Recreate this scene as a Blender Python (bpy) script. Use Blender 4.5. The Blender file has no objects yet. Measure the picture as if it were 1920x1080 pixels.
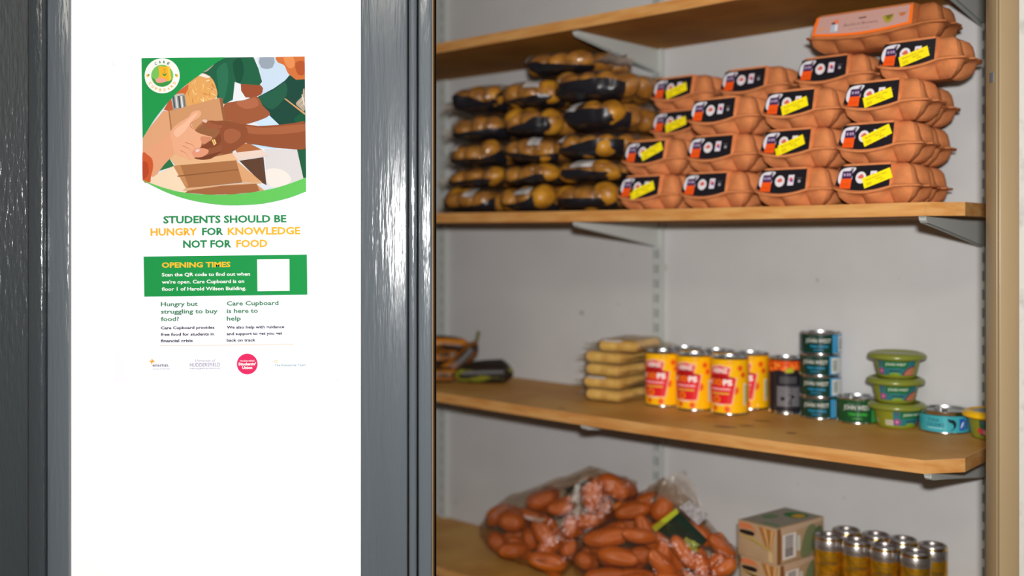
import bpy, bmesh, math, random
from mathutils import Vector, Matrix, noise
R = math.radians
PI = math.pi
C = bpy.context.scene.collection
CAMH = 1.35                      # eye height above the floor

def lin(c):
    out = []
    for v in c[:3]:
        v /= 255.0
        out.append(v / 12.92 if v <= .04045 else ((v + .055) / 1.055) ** 2.4)
    return tuple(out) + (1.0,)

# ------------------------------------------------------------------ camera, world, lights, exposure
sc = bpy.context.scene
sc.view_settings.view_transform = 'Standard'
sc.view_settings.look = 'None'
sc.view_settings.exposure = 0.0
sc.view_settings.gamma = 1.0
sc.view_settings.use_curve_mapping = False
cam = bpy.data.cameras.new('camera')
cam.sensor_width = 36.0
cam.lens = 37.125
cam.shift_y = -.0471
cam.dof.use_dof = True
cam.dof.focus_distance = 1.40
cam.dof.aperture_fstop = 2.5
cam.clip_start = .02
co = bpy.data.objects.new('camera', cam)
co.location = (0, 0, CAMH)
co.rotation_euler = (R(90), 0, 0)
C.objects.link(co)
sc.camera = co

w = bpy.data.worlds.new('world')
sc.world = w
w.use_nodes = True
w.node_tree.nodes['Background'].inputs[0].default_value = (1.0, .86, .70, 1)
w.node_tree.nodes['Background'].inputs[1].default_value = .10

def area_light(name, loc, rot, size, power, col):
    l = bpy.data.lights.new(name, 'AREA')
    l.shape = 'RECTANGLE'; l.size = size[0]; l.size_y = size[1]
    l.energy = power; l.color = col
    o = bpy.data.objects.new(name, l)
    o.location = loc; o.rotation_euler = rot
    C.objects.link(o)
    return o
# the camera's own flash, just above and to the right of the lens
area_light('camera_flash', (.03, 0, CAMH + .10), (R(90), 0, 0), (.055, .035), 34.5, (1, .985, .97))
# the room's ceiling lamp
area_light('ceiling_lamp_light', (-.4, -.9, 2.58), (0, 0, 0), (1.2, .5), 30, (1, .91, .78))

# ------------------------------------------------------------------ helpers
def empty(name, label=None, cat=None, loc=(0, 0, 0), rotz=0, group=None):
    o = bpy.data.objects.new(name, None)
    o.empty_display_size = .02
    C.objects.link(o)
    o.location = loc; o.rotation_euler = (0, 0, rotz)
    tag(o, label, cat, group)
    return o

def tag(o, label=None, cat=None, group=None, kind=None):
    if label: o['label'] = label
    if cat: o['category'] = cat
    if group: o['group'] = group
    if kind: o['kind'] = kind
    return o

def obj(name, bm, mats, parent=None, smooth=True, ang=40):
    me = bpy.data.meshes.new(name)
    bm.normal_update()
    bm.to_mesh(me); bm.free()
    if not isinstance(mats, (list, tuple)): mats = [mats]
    for m in mats: me.materials.append(m)
    if smooth:
        me.shade_smooth()
        try: me.set_sharp_from_angle(angle=R(ang))
        except Exception: pass
    o = bpy.data.objects.new(name, me)
    C.objects.link(o)
    if parent: o.parent = parent
    return o

def struct(name, bm, m, parent=None, **k):
    o = obj(name, bm, m, parent, **k)
    if not parent: o['kind'] = 'structure'
    return o

def dup(root, loc=None, rotz=None, label=None, group=None):
    r = root.copy(); C.objects.link(r)
    if loc is not None: r.location = loc
    if rotz is not None: r.rotation_euler = (0, 0, rotz)
    if label: r['label'] = label
    if group: r['group'] = group
    for ch in list(root.children):
        c = ch.copy(); C.objects.link(c); c.parent = r
        for g in ch.children:
            d = g.copy(); C.objects.link(d); d.parent = c
    return r

def add_box(bm, x0, x1, y0, y1, z0, z1, mi=0):
    v = [bm.verts.new(p) for p in ((x0, y0, z0), (x1, y0, z0), (x1, y1, z0), (x0, y1, z0), (x0, y0, z1), (x1, y0, z1), (x1, y1, z1), (x0, y1, z1))]
    fs = []
    for f in ((0, 3, 2, 1), (4, 5, 6, 7), (0, 1, 5, 4), (1, 2, 6, 5), (2, 3, 7, 6), (3, 0, 4, 7)):
        q = bm.faces.new([v[i] for i in f]); q.material_index = mi; fs.append(q)
    return fs

def box(x0, x1, y0, y1, z0, z1, bev=0, seg=2):
    bm = bmesh.new(); add_box(bm, x0, x1, y0, y1, z0, z1)
    if bev: bmesh.ops.bevel(bm, geom=bm.edges[:], offset=bev, segments=seg, affect='EDGES', profile=.5)
    return bm

def prism(bm, pts, z0, z1, mi=0):
    """vertical prism over a plan outline"""
    a = [bm.verts.new((p[0], p[1], z0)) for p in pts]
    b = [bm.verts.new((p[0], p[1], z1)) for p in pts]
    k = len(pts)
    bm.faces.new(a[::-1]).material_index = mi
    bm.faces.new(b).material_index = mi
    for i in range(k):
        bm.faces.new((a[i], a[(i + 1) % k], b[(i + 1) % k], b[i])).material_index = mi

def lathe(prof, n=48, bm=None, cap=True, mi=0):
    bm = bm or bmesh.new()
    rings = []
    for r, z in prof:
        if r < 1e-6: rings.append([bm.verts.new((0, 0, z))])
        else: rings.append([bm.verts.new((r * math.cos(2 * PI * i / n), r * math.sin(2 * PI * i / n), z)) for i in range(n)])
    for a, b in zip(rings, rings[1:]):
        for i in range(n):
            j = (i + 1) % n
            if len(a) == 1 and len(b) == 1: continue
            if len(a) == 1: f = bm.faces.new((a[0], b[j], b[i]))
            elif len(b) == 1: f = bm.faces.new((a[i], a[j], b[0]))
            else: f = bm.faces.new((a[i], a[j], b[j], b[i]))
            f.material_index = mi
    bmesh.ops.recalc_face_normals(bm, faces=bm.faces)
    return bm

# ------------------------------------------------------------------ materials
MC = {}
def nt(name):
    m = bpy.data.materials.new(name); m.use_nodes = True
    t = m.node_tree; b = t.nodes['Principled BSDF']
    return m, t, b

def mat(name, rgb, rough=.5, metal=0, spec=.5, noise_amt=0, nscale=20, bump=0, bscale=200, stretch=(1, 1, 1), rgb2=None, coat=0, var_lo=.4, var_hi=.6, sss=0):
    if name in MC: return MC[name]
    m, t, b = nt(name)
    b.inputs['Roughness'].default_value = rough
    b.inputs['Metallic'].default_value = metal
    b.inputs['Specular IOR Level'].default_value = spec
    b.inputs['Coat Weight'].default_value = coat
    b.inputs['Coat Roughness'].default_value = .08
    c1 = lin(rgb)
    b.inputs['Base Color'].default_value = c1
    tc = t.nodes.new('ShaderNodeTexCoord'); mp = t.nodes.new('ShaderNodeMapping')
    mp.inputs['Scale'].default_value = stretch
    t.links.new(tc.outputs['Object'], mp.inputs[0])
    if noise_amt or rgb2:
        c2 = lin(rgb2) if rgb2 else tuple(v * (1 - noise_amt) for v in c1[:3]) + (1,)
        nz = t.nodes.new('ShaderNodeTexNoise'); nz.inputs['Scale'].default_value = nscale; nz.inputs['Detail'].default_value = 5
        t.links.new(mp.outputs[0], nz.inputs['Vector'])
        cr = t.nodes.new('ShaderNodeValToRGB')
        cr.color_ramp.elements[0].position = var_lo; cr.color_ramp.elements[0].color = c1
        cr.color_ramp.elements[1].position = var_hi; cr.color_ramp.elements[1].color = c2
        t.links.new(nz.outputs[0], cr.inputs[0]); t.links.new(cr.outputs[0], b.inputs['Base Color'])
    if bump:
        nb = t.nodes.new('ShaderNodeTexNoise'); nb.inputs['Scale'].default_value = bscale; nb.inputs['Detail'].default_value = 3
        t.links.new(mp.outputs[0], nb.inputs['Vector'])
        bp = t.nodes.new('ShaderNodeBump'); bp.inputs['Strength'].default_value = bump; bp.inputs['Distance'].default_value = .002
        t.links.new(nb.outputs[0], bp.inputs['Height']); t.links.new(bp.outputs[0], b.inputs['Normal'])
    MC[name] = m
    return m

def ink_mat(name, rough=.45, metal=0, spec=.5, coat=0):
    m, t, b = nt(name)
    a = t.nodes.new('ShaderNodeAttribute'); a.attribute_name = 'ink'
    t.links.new(a.outputs['Color'], b.inputs['Base Color'])
    b.inputs['Roughness'].default_value = rough; b.inputs['Metallic'].default_value = metal
    b.inputs['Specular IOR Level'].default_value = spec; b.inputs['Coat Weight'].default_value = coat
    return m

def film_mat(name, tint=(255, 255, 255), haze=.04, lo=.06, hi=.55):
    """thin clear wrapping: see-through, glossy, a little milky"""
    m = bpy.data.materials.new(name); m.use_nodes = True
    t = m.node_tree; t.nodes.clear()
    out = t.nodes.new('ShaderNodeOutputMaterial')
    tr = t.nodes.new('ShaderNodeBsdfTransparent'); gl = t.nodes.new('ShaderNodeBsdfGlossy'); df = t.nodes.new('ShaderNodeBsdfDiffuse')
    tr.inputs[0].default_value = lin(tint)
    gl.inputs['Roughness'].default_value = .16
    df.inputs[0].default_value = lin((215, 205, 195))
    lw = t.nodes.new('ShaderNodeLayerWeight'); lw.inputs[0].default_value = .35
    mr = t.nodes.new('ShaderNodeMapRange'); mr.inputs[3].default_value = lo; mr.inputs[4].default_value = hi
    m1 = t.nodes.new('ShaderNodeMixShader'); m2 = t.nodes.new('ShaderNodeMixShader')
    nz = t.nodes.new('ShaderNodeTexNoise'); nz.inputs['Scale'].default_value = 70; nz.inputs['Detail'].default_value = 3
    tc = t.nodes.new('ShaderNodeTexCoord'); t.links.new(tc.outputs['Object'], nz.inputs['Vector'])
    bp = t.nodes.new('ShaderNodeBump'); bp.inputs['Strength'].default_value = .8; bp.inputs['Distance'].default_value = .0055
    t.links.new(nz.outputs[0], bp.inputs['Height'])
    t.links.new(bp.outputs[0], gl.inputs['Normal']); t.links.new(bp.outputs[0], lw.inputs['Normal'])
    t.links.new(lw.outputs['Facing'], mr.inputs[0])
    t.links.new(mr.outputs[0], m1.inputs[0]); t.links.new(tr.outputs[0], m1.inputs[1]); t.links.new(gl.outputs[0], m1.inputs[2])
    m2.inputs[0].default_value = haze
    t.links.new(m1.outputs[0], m2.inputs[1]); t.links.new(df.outputs[0], m2.inputs[2])
    t.links.new(m2.outputs[0], out.inputs[0])
    return m

WALL = mat('white_wall_paint', (238, 236, 233), .6, noise_amt=.03, nscale=3, bump=.08, bscale=60)
def grubby_wall():
    m = mat('closet_wall_paint', (194, 193, 192), .62, noise_amt=.06, nscale=5, bump=.15, bscale=40)
    t = m.node_tree; b = t.nodes['Principled BSDF']
    src = b.inputs['Base Color'].links[0].from_socket
    tc = [n_ for n_ in t.nodes if n_.type == 'TEX_COORD'][0]
    nz = t.nodes.new('ShaderNodeTexNoise'); nz.inputs['Scale'].default_value = 26; nz.inputs['Detail'].default_value = 2
    t.links.new(tc.outputs['Object'], nz.inputs['Vector'])
    cr = t.nodes.new('ShaderNodeValToRGB'); cr.color_ramp.elements[0].position = .73; cr.color_ramp.elements[1].position = .80
    t.links.new(nz.outputs[0], cr.inputs[0])
    mx = t.nodes.new('ShaderNodeMixRGB'); mx.inputs[2].default_value = lin((160, 154, 144))
    t.links.new(cr.outputs[0], mx.inputs[0]); t.links.new(src, mx.inputs[1]); t.links.new(mx.outputs[0], b.inputs['Base Color'])
    return m
CLOSET = grubby_wall()
GREY = mat('grey_gloss_paint', (78, 85, 91), .17, spec=.55, noise_amt=.08, nscale=9, bump=.55, bscale=130, stretch=(1.6, 1.6, .12))
GREYS = mat('grey_gloss_board', (76, 83, 89), .20, spec=.45, noise_amt=.08, nscale=9, bump=.45, bscale=130, stretch=(1.6, 1.6, .12))
GREYD = mat('dark_grey_gloss_paint', (50, 55, 59), .18, spec=.5, noise_amt=.05, nscale=9, bump=.45, bscale=150, stretch=(1.6, 1.6, .3))
CREAM = mat('cream_gloss_paint', (146, 126, 96), .3, noise_amt=.10, nscale=6, bump=.1, bscale=60, stretch=(1, 1, .3))
RAWW = mat('bare_timber_lining', (150, 122, 82), .6, noise_amt=.2, nscale=8)
BROWN = mat('dark_reveal_paint', (112, 84, 66), .6)
EDGE = mat('varnished_shelf_edging', (204, 152, 90), .42, rgb2=(190, 130, 68), nscale=30, stretch=(.35, 1, 2.5), bump=.05, bscale=80)
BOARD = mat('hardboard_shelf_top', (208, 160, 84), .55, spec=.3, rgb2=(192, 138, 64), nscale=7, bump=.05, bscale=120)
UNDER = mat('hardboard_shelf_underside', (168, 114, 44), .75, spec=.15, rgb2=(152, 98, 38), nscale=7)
RACK = mat('shelf_rail_enamel', (184, 188, 184), .35, spec=.5)
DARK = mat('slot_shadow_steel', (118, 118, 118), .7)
PULP = mat('terracotta_egg_pulp', (208, 130, 80), .9, spec=.2, noise_amt=.12, nscale=60, bump=.35, bscale=420)
PULP2 = mat('brown_egg_pulp', (178, 108, 62), .9, spec=.2, noise_amt=.10, nscale=60, bump=.35, bscale=420)
INK = ink_mat('printed_paper', .8, spec=.12)
INKG = ink_mat('printed_gloss_paper', .22, spec=.5)
TIN = mat('bright_tinplate', (205, 205, 205), .18, metal=1)
TIND = mat('brushed_tinplate', (170, 172, 174), .3, metal=1)
GOLD = mat('gold_lacquered_tin', (214, 156, 30), .28, metal=.75, noise_amt=.35, nscale=90)
GOLDR = mat('gold_rim_lacquer', (225, 180, 50), .18, metal=1)
POTATO = mat('potato_skin', (190, 132, 34), .42, rgb2=(136, 86, 20), nscale=26, bump=.2, bscale=90, var_lo=.42, var_hi=.68)
SWEET = mat('sweet_potato_skin', (202, 104, 22), .24, spec=.7, rgb2=(152, 66, 10), nscale=40, bump=.35, bscale=90, var_lo=.4, var_hi=.7)
FILM = film_mat('clear_bag_film', (250, 244, 236), .02, .035, .45)
FILM2 = film_mat('clear_produce_film', (250, 242, 232), .010, .018, .38)
CRUMP = film_mat('crumpled_film', (236, 230, 224), .22, .10, .5)
FILM3 = film_mat('clear_noodle_wrap', (250, 244, 232), .06, .03, .45)
BAND = mat('black_printed_film', (26, 26, 32), .35, spec=.5, bump=.3, bscale=50)
TAGW = mat('white_label_paper', (178, 174, 172), .6)
NOOD = mat('pale_yellow_food', (224, 190, 96), .6, rgb2=(210, 168, 76), nscale=30)
def banana_mat(name, a, b_, dark, lo, hi, sc_=22):
    m = mat(name, a, .5, rgb2=b_, nscale=12, var_lo=.4, var_hi=.6)
    t = m.node_tree; b = t.nodes['Principled BSDF']
    src = b.inputs['Base Color'].links[0].from_socket
    tc = [n_ for n_ in t.nodes if n_.type == 'TEX_COORD'][0]
    mp = t.nodes.new('ShaderNodeMapping'); mp.inputs['Scale'].default_value = (.45, 1.6, 1.6)
    nz = t.nodes.new('ShaderNodeTexNoise'); nz.inputs['Scale'].default_value = sc_; nz.inputs['Detail'].default_value = 3
    t.links.new(tc.outputs['Object'], mp.inputs[0]); t.links.new(mp.outputs[0], nz.inputs['Vector'])
    cr = t.nodes.new('ShaderNodeValToRGB'); cr.color_ramp.elements[0].position = lo; cr.color_ramp.elements[1].position = hi
    t.links.new(nz.outputs[0], cr.inputs[0])
    mx = t.nodes.new('ShaderNodeMixRGB'); mx.inputs[2].default_value = lin(dark)
    t.links.new(cr.outputs[0], mx.inputs[0]); t.links.new(src, mx.inputs[1]); t.links.new(mx.outputs[0], b.inputs['Base Color'])
    return m
BAN_G = banana_mat('green_black_banana_skin', (124, 122, 22), (96, 104, 18), (30, 22, 16), .41, .47)
BAN_O = banana_mat('overripe_orange_banana_skin', (186, 116, 26), (150, 78, 18), (40, 24, 14), .44, .58)
STEM = mat('banana_stem_skin', (96, 92, 40), .7)

# ------------------------------------------------------------------ flat print
TXT = {}
def text_mesh(s, bold):
    key = (s, bold)
    if key in TXT: return TXT[key]
    cu = bpy.data.curves.new('t', 'FONT'); cu.body = s; cu.size = 1.0; cu.resolution_u = 2
    cu.offset = bold
    ob = bpy.data.objects.new('t', cu)
    me = ob.to_mesh()
    vs = [(v.co.x, v.co.y) for v in me.vertices]; fs = [tuple(p.vertices) for p in me.polygons]
    ob.to_mesh_clear(); bpy.data.objects.remove(ob); bpy.data.curves.remove(cu)
    TXT[key] = (vs, fs)
    return TXT[key]

def smooth_pts(pts, k=4, closed=True):
    out = []; n_ = len(pts)
    for i in range(n_ if closed else n_ - 1):
        if closed: p0, p1, p2, p3 = pts[i - 1], pts[i], pts[(i + 1) % n_], pts[(i + 2) % n_]
        else: p0, p1, p2, p3 = pts[max(i - 1, 0)], pts[i], pts[i + 1], pts[min(i + 2, n_ - 1)]
        for j in range(k):
            t = j / k
            out.append(tuple(.5 * (2 * p1[a] + (p2[a] - p0[a]) * t + (2 * p0[a] - 5 * p1[a] + 4 * p2[a] - p3[a]) * t * t + (3 * p1[a] - p0[a] - 3 * p2[a] + p3[a]) * t ** 3) for a in (0, 1)))
    if not closed: out.append(tuple(pts[-1]))
    return out

class Print:
    """ink areas on a flat sheet (u right, v up), each a hair above the one before"""
    def __init__(s, step=2e-5, xf=None, gain=1.0): s.items = []; s.step = step; s.lay = 0; s.xf = xf or (lambda p: p); s.g = gain
    def ink(s, c):
        c = lin(c); return tuple(min(1, v * s.g) for v in c[:3]) + (1,)
    def poly(s, pts, col, same=False):
        if not same: s.lay += 1
        s.items.append(([s.xf(p) for p in pts], [tuple(range(len(pts)))], s.ink(col), s.lay))
    def blob(s, pts, col, k=4): s.poly(smooth_pts(pts, k), col)
    def rect(s, x0, y0, x1, y1, col, same=False): s.poly([(x0, y0), (x1, y0), (x1, y1), (x0, y1)], col, same)
    def circ(s, x, y, r, col, ry=None, n_=24, same=False):
        s.poly([(x + r * math.cos(2 * PI * i / n_), y + (ry or r) * math.sin(2 * PI * i / n_)) for i in range(n_)], col, same)
    def ring(s, x, y, r, r2, col, n_=20):
        s.lay += 1
        vs = [s.xf((x + q * math.cos(2 * PI * i / n_), y + q * math.sin(2 * PI * i / n_))) for q in (r, r2) for i in range(n_)]
        s.items.append((vs, [(i, (i + 1) % n_, n_ + (i + 1) % n_, n_ + i) for i in range(n_)], s.ink(col), s.lay))
    def text(s, body, x0, y0, width, cap, col, rot=0, bold=.0, center=False, slant=0, flip=1):
        """flip=-1 when v runs down the sheet (picture-style coordinates)"""
        vs, fs = text_mesh(body, bold)
        if not vs: return
        xa = min(v[0] for v in vs); xb = max(v[0] for v in vs)
        kx = width / (xb - xa); ky = cap / .73
        s.lay += 1
        out = []
        for x, y in vs:
            X = (x - xa) * kx + slant * y * ky - (width / 2 if center else 0); Y = y * ky
            xr = X * math.cos(rot) - Y * math.sin(rot); yr = X * math.sin(rot) + Y * math.cos(rot)
            out.append(s.xf((x0 + xr, y0 + flip * yr)))
        s.items.append((out, fs, s.ink(col), s.lay))
    def build(s, name, mp, m, parent, cut=0, smooth=False):
        bm = bmesh.new(); L = bm.loops.layers.float_color.new('ink')
        for vs, fs, col, lay in s.items:
            bv = [bm.verts.new((p[0], p[1], lay * s.step)) for p in vs]
            for f in fs:
                try: q = bm.faces.new([bv[i] for i in f])
                except ValueError: continue
                for l in q.loops: l[L] = col
        bmesh.ops.triangulate(bm, faces=[f for f in bm.faces if len(f.verts) > 4], ngon_method='EAR_CLIP')
        if cut:
            xs = [v.co.x for v in bm.verts]; a, b = min(xs), max(xs)
            k = int((b - a) / cut)
            for i in range(1, k + 1):
                bmesh.ops.bisect_plane(bm, geom=bm.verts[:] + bm.edges[:] + bm.faces[:], plane_co=(a + i * cut, 0, 0), plane_no=(1, 0, 0), dist=1e-7)
        bm.normal_update()
        for f in bm.faces:
            if f.normal.z < 0: f.normal_flip()
        for v in bm.verts: v.co = mp(v.co.x, v.co.y, v.co.z)
        return obj(name, bm, m, parent, smooth=smooth, ang=80)

def on_wall(yw):           # flat on a wall that faces -y
    return lambda u, v, l: Vector((u, yw - l, v))
def on_can(r, phi0=0):     # wrapped round an upright cylinder; u=0 faces local -y turned by phi0
    return lambda u, v, l: Vector(((r + l) * math.sin(u / r + phi0), -(r + l) * math.cos(u / r + phi0), v))

# ------------------------------------------------------------------ shelf frame: s along the shelf, q into the alcove, z from eye height
D = Vector((.73793495, -.67487185)); N = Vector((.67487185, .73793495)); O = Vector((-.154, 2.315))
ANG = math.atan2(D.y, D.x)
TH = .0201
QW = .305
def P(s, q, z=0):
    p = O + s * D + q * N
    return Vector((p.x, p.y, CAMH + z))
def sm(x):
    x = min(1, max(0, x)); return x * x * (3 - 2 * x)
def zu(k, s, q=0):
    if k == 1: return .41183 - .00285 * s + .00827 * s * s
    if k == 2: return .03798 - .00878 * s + .00718 * s * s
    if k == 3: return -.35617 - .01326 * s + .01356 * s * s + .022 * q * sm((s - .05) / .45)
    return -.7398
def zt(k, s, q=0): return zu(k, s, q) + TH

# ------------------------------------------------------------------ the room and the closet
YF = 1.377      # face of the front wall
YB = 1.437      # its back
HT = 2.7
K = YF / 1980.0
def px(x): return (x - 960) * K
X_L0, X_L1, X_L2, X_L3 = px(60), px(95), px(133), px(678)
X_R1, X_R2, X_R3, X_J = px(765), px(785), px(811), -.1029
X_O, X_O1, X_O2 = .6176, px(1866), px(1905)

bm = bmesh.new(); add_box(bm, -2.2, 2.2, -1.6, 3.4, -.05, 0); struct('floor', bm, mat('grey_floor_vinyl', (120, 112, 100), .5, noise_amt=.2))
bm = bmesh.new(); add_box(bm, -2.2, 2.2, -1.6, 3.4, HT, HT + .05); struct('ceiling', bm, mat('ceiling_paint', (225, 220, 210), .7))
ROOM = mat('room_wall_paint', (168, 158, 142), .7)
bm = bmesh.new(); add_box(bm, -2.2, 2.2, -1.65, -1.6, 0, HT); struct('wall_back', bm, ROOM)
bm = bmesh.new(); add_box(bm, -2.25, -2.2, -1.6, 3.4, 0, HT); struct('wall_left', bm, ROOM)
bm = bmesh.new(); add_box(bm, 2.2, 2.25, -1.6, 3.4, 0, HT); struct('wall_right', bm, ROOM)
bm = bmesh.new(); add_box(bm, X_L2, X_L3, YF, YB, 0, HT); struct('wall_front', bm, WALL)
bm = bmesh.new(); add_box(bm, X_L3, X_J, YF + .012, YB, 0, HT); struct('wall_pier', bm, RAWW)
PLASTER = mat('rough_white_plaster', (186, 184, 178), .8, noise_amt=.25, nscale=40, bump=.6, bscale=45, var_lo=.5, var_hi=.75)
bm = bmesh.new(); add_box(bm, X_O2, 2.2, YF - .004, YB, 0, HT); struct('wall_front_right', bm, PLASTER)
# closet shell
bm = bmesh.new()
a = O + -.36 * D + QW * N; b = O + 1.66 * D + QW * N; off = N * .04
prism(bm, [(a.x, a.y), (b.x, b.y), (b.x + off.x, b.y + off.y), (a.x + off.x, a.y + off.y)], 0, HT)
struct('wall_closet_back', bm, CLOSET)
bm = bmesh.new()
a = O + -.36 * D + QW * N; b = O + -.36 * D + -.1 * N; off = D * -.04
prism(bm, [(a.x, a.y), (b.x, b.y), (b.x + off.x, b.y + off.y), (a.x + off.x, a.y + off.y)], 0, HT)
add_box(bm, b.x - .04, b.x, YB, b.y, 0, HT)
struct('wall_closet_side', bm, CLOSET)
bm = bmesh.new(); add_box(bm, -.56, X_L2, YB, YB + .02, 0, HT); struct('wall_closet_front', bm, CLOSET)

# left: grey door, leaf angled out to catch the flash, its stop and architrave
bm = bmesh.new(); xh = px(58); ta = math.tan(R(11.5))
prism(bm, [(xh, YF + .004), (xh - .72, YF + .004 - .72 * ta), (xh - .712, YF + .044 - .72 * ta), (xh + .008, YF + .044)][::-1], .005, 2.1)
bmesh.ops.recalc_face_normals(bm, faces=bm.faces)
dr = struct('door_1', bm, GREYD)
bm = box(px(61), px(92), YF - .016, YF + .03, 0, 2.14, .004, 3); struct('trim_1', bm, GREYD)
bm = box(px(93.5), X_L2 + .0005, YF - .008, YF + .03, 0, 2.2, .0015); struct('trim_2', bm, GREY)
bm = bmesh.new(); add_box(bm, -1.25, px(61), YF + .05, YF + .07, 0, 2.1); struct('wall_behind_door', bm, CLOSET)
bm = bmesh.new(); add_box(bm, -1.25, px(61), YF + .002, YF + .03, 2.1, HT); struct('wall_over_door', bm, WALL)
bm = bmesh.new(); add_box(bm, -2.2, -1.25, YF, YF + .03, 0, HT); struct('wall_front_left', bm, WALL)

# between poster wall and closet: flat grey board, two beads, rounded edge board
bm = box(X_L3, X_R1, YF - .010, YF + .014, 0, 2.3, .0025, 3); struct('trim_3', bm, GREYS)
bm = box(px(768.5), px(783), YF - .017, YF + .014, 0, 2.3, .004, 4); struct('trim_4', bm, GREY)
bm = box(px(785.5), X_R3, YF - .012, YF + .014, 0, 2.3, .003, 3); struct('trim_5', bm, GREY)
bm = box(X_R3 - .0003, X_J, YF - .004, YB - .001, 0, 2.3, .0008); struct('trim_6', bm, RAWW)
# right: cream jamb in two steps
bm = box(X_O1 - .0001, X_O1 + .02, YF - .004, YF + .028, 0, 2.3, .0012); struct('trim_7', bm, CREAM)
bm = box(X_O1 + .001, X_O2, YF - .010, YF + .027, 0, 2.3, .0015); struct('trim_8', bm, CREAM)
bm = bmesh.new(); add_box(bm, X_J, X_O1, YF, YB, 2.3, HT); struct('wall_over_opening', bm, WALL)
bm = bmesh.new()
bm_ = box(X_O1 - .0006, X_O1 + .0004, YF + .004, YF + .016, CAMH + .2065, CAMH + .2195, .0004)
tag(obj('paint_mark', bm_, mat('grey_paint_smear', (96, 102, 108), .5)), 'small grey paint smear on the cream door jamb', 'paint mark')
bm.free()

# ------------------------------------------------------------------ shelves
S0, S1, S2 = -.355, 1.056, 1.100
def shelf(k, label, qd=.302):
    t = empty('shelf', label, 'shelf', P(0, 0), ANG)
    def plate(inner):
        e = .0035 if inner else 0
        ss = [S0 + (S1 - S0) * i / 24 for i in range(25)]
        if inner: front = [(s_, e) for s_ in ss] + [(S2 - e, .048 + e)]
        else: front = [(s_, 0) for s_ in ss] + [(S2, .048)]
        return front
    def loft(front, back, dz0, dz1):
        bm = bmesh.new(); cols = []
        for (s_, q_), (sb, qb) in zip(front, back):
            cols.append([bm.verts.new((s_, q_, zu(k, s_, q_) + dz0)), bm.verts.new((s_, q_, zu(k, s_, q_) + dz1)),
                         bm.verts.new((sb, qb, zu(k, sb, qb) + dz1)), bm.verts.new((sb, qb, zu(k, sb, qb) + dz0))])
        for a_, b_ in zip(cols, cols[1:]):
            for i in range(4):
                j = (i + 1) % 4
                bm.faces.new((a_[i], b_[i], b_[j], a_[j]))
        bm.faces.new(cols[0]); bm.faces.new(cols[-1][::-1])
        bmesh.ops.recalc_face_normals(bm, faces=bm.faces)
        bm.normal_update()
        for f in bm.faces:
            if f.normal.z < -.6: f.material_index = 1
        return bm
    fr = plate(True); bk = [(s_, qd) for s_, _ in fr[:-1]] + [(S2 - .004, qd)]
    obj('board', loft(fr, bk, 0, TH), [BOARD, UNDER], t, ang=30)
    # edging strip along front, mitred corner and right end
    fo = [(S0 + (S1 - S0) * i / 24, 0) for i in range(25)] + [(S2, .048), (S2, qd)]
    fi = [(S0 + (S1 - S0) * i / 24 - (0 if i < 24 else .001), .0045) for i in range(25)] + [(S2 - .0045, .0505), (S2 - .0045, qd)]
    obj('edge_strip', loft(fo, fi, -.0004, TH + .0004), [EDGE, EDGE], t, ang=25)
    return t
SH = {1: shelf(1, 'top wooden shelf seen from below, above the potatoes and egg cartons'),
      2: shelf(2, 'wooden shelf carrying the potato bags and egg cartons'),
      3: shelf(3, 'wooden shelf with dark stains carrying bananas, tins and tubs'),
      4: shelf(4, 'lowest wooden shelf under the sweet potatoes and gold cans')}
# stains on shelf 3
for s_, q_, a_, b_ in ((.675, .06, .020, .007), (.70, .092, .013, .005), (.795, .078, .009, .005), (.60, .135, .014, .005), (.32, .025, .010, .004), (.70, .15, .016, .006)):
    bm = bmesh.new()
    vs = [bm.verts.new((a_ * math.cos(i * PI / 8) * (1 + .25 * math.sin(3 * i)), b_ * math.sin(i * PI / 8), .0002)) for i in range(16)]
    bm.faces.new(vs)
    o = obj('stain', bm, mat('dark_wood_stain', (118, 76, 40), .5), SH[3])
    o.location = (s_, q_, zt(3, s_, q_) + .0003); o.rotation_euler = (0, 0, .35)
for o in SH.values():
    for ch in o.children: pass

# uprights and brackets
def upright(s, label):
    t = empty('shelf_upright', label, 'shelf rail', P(s, QW - .012, 0), ANG)
    bm = bmesh.new()
    wd, dp = .0125, .012
    for x0, x1 in ((-wd, -.0090), (-.0050, -.0010), (.0030, wd)):
        add_box(bm, x0, x1, 0, .0015, -.95, .75)
    z = -.95; pitch = .032
    while z < .75:
        for x0 in (-.0090, -.0010): add_box(bm, x0, x0 + .004, 0, .0015, z, z + .014)
        z += pitch
    add_box(bm, -wd, -wd + .0015, .0015, dp, -.95, .75); add_box(bm, wd - .0015, wd, .0015, dp, -.95, .75)
    obj('rail', bm, RACK, t, smooth=False)
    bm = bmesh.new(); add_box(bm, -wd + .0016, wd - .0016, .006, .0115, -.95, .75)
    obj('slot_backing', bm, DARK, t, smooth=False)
    return t
upright(-.307, 'white slotted shelf rail at the far left beside the grey frame')
upright(.366, 'white slotted shelf rail in the middle of the closet wall')
upright(1.052, 'slotted shelf rail at the far right by the cream jamb')

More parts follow.
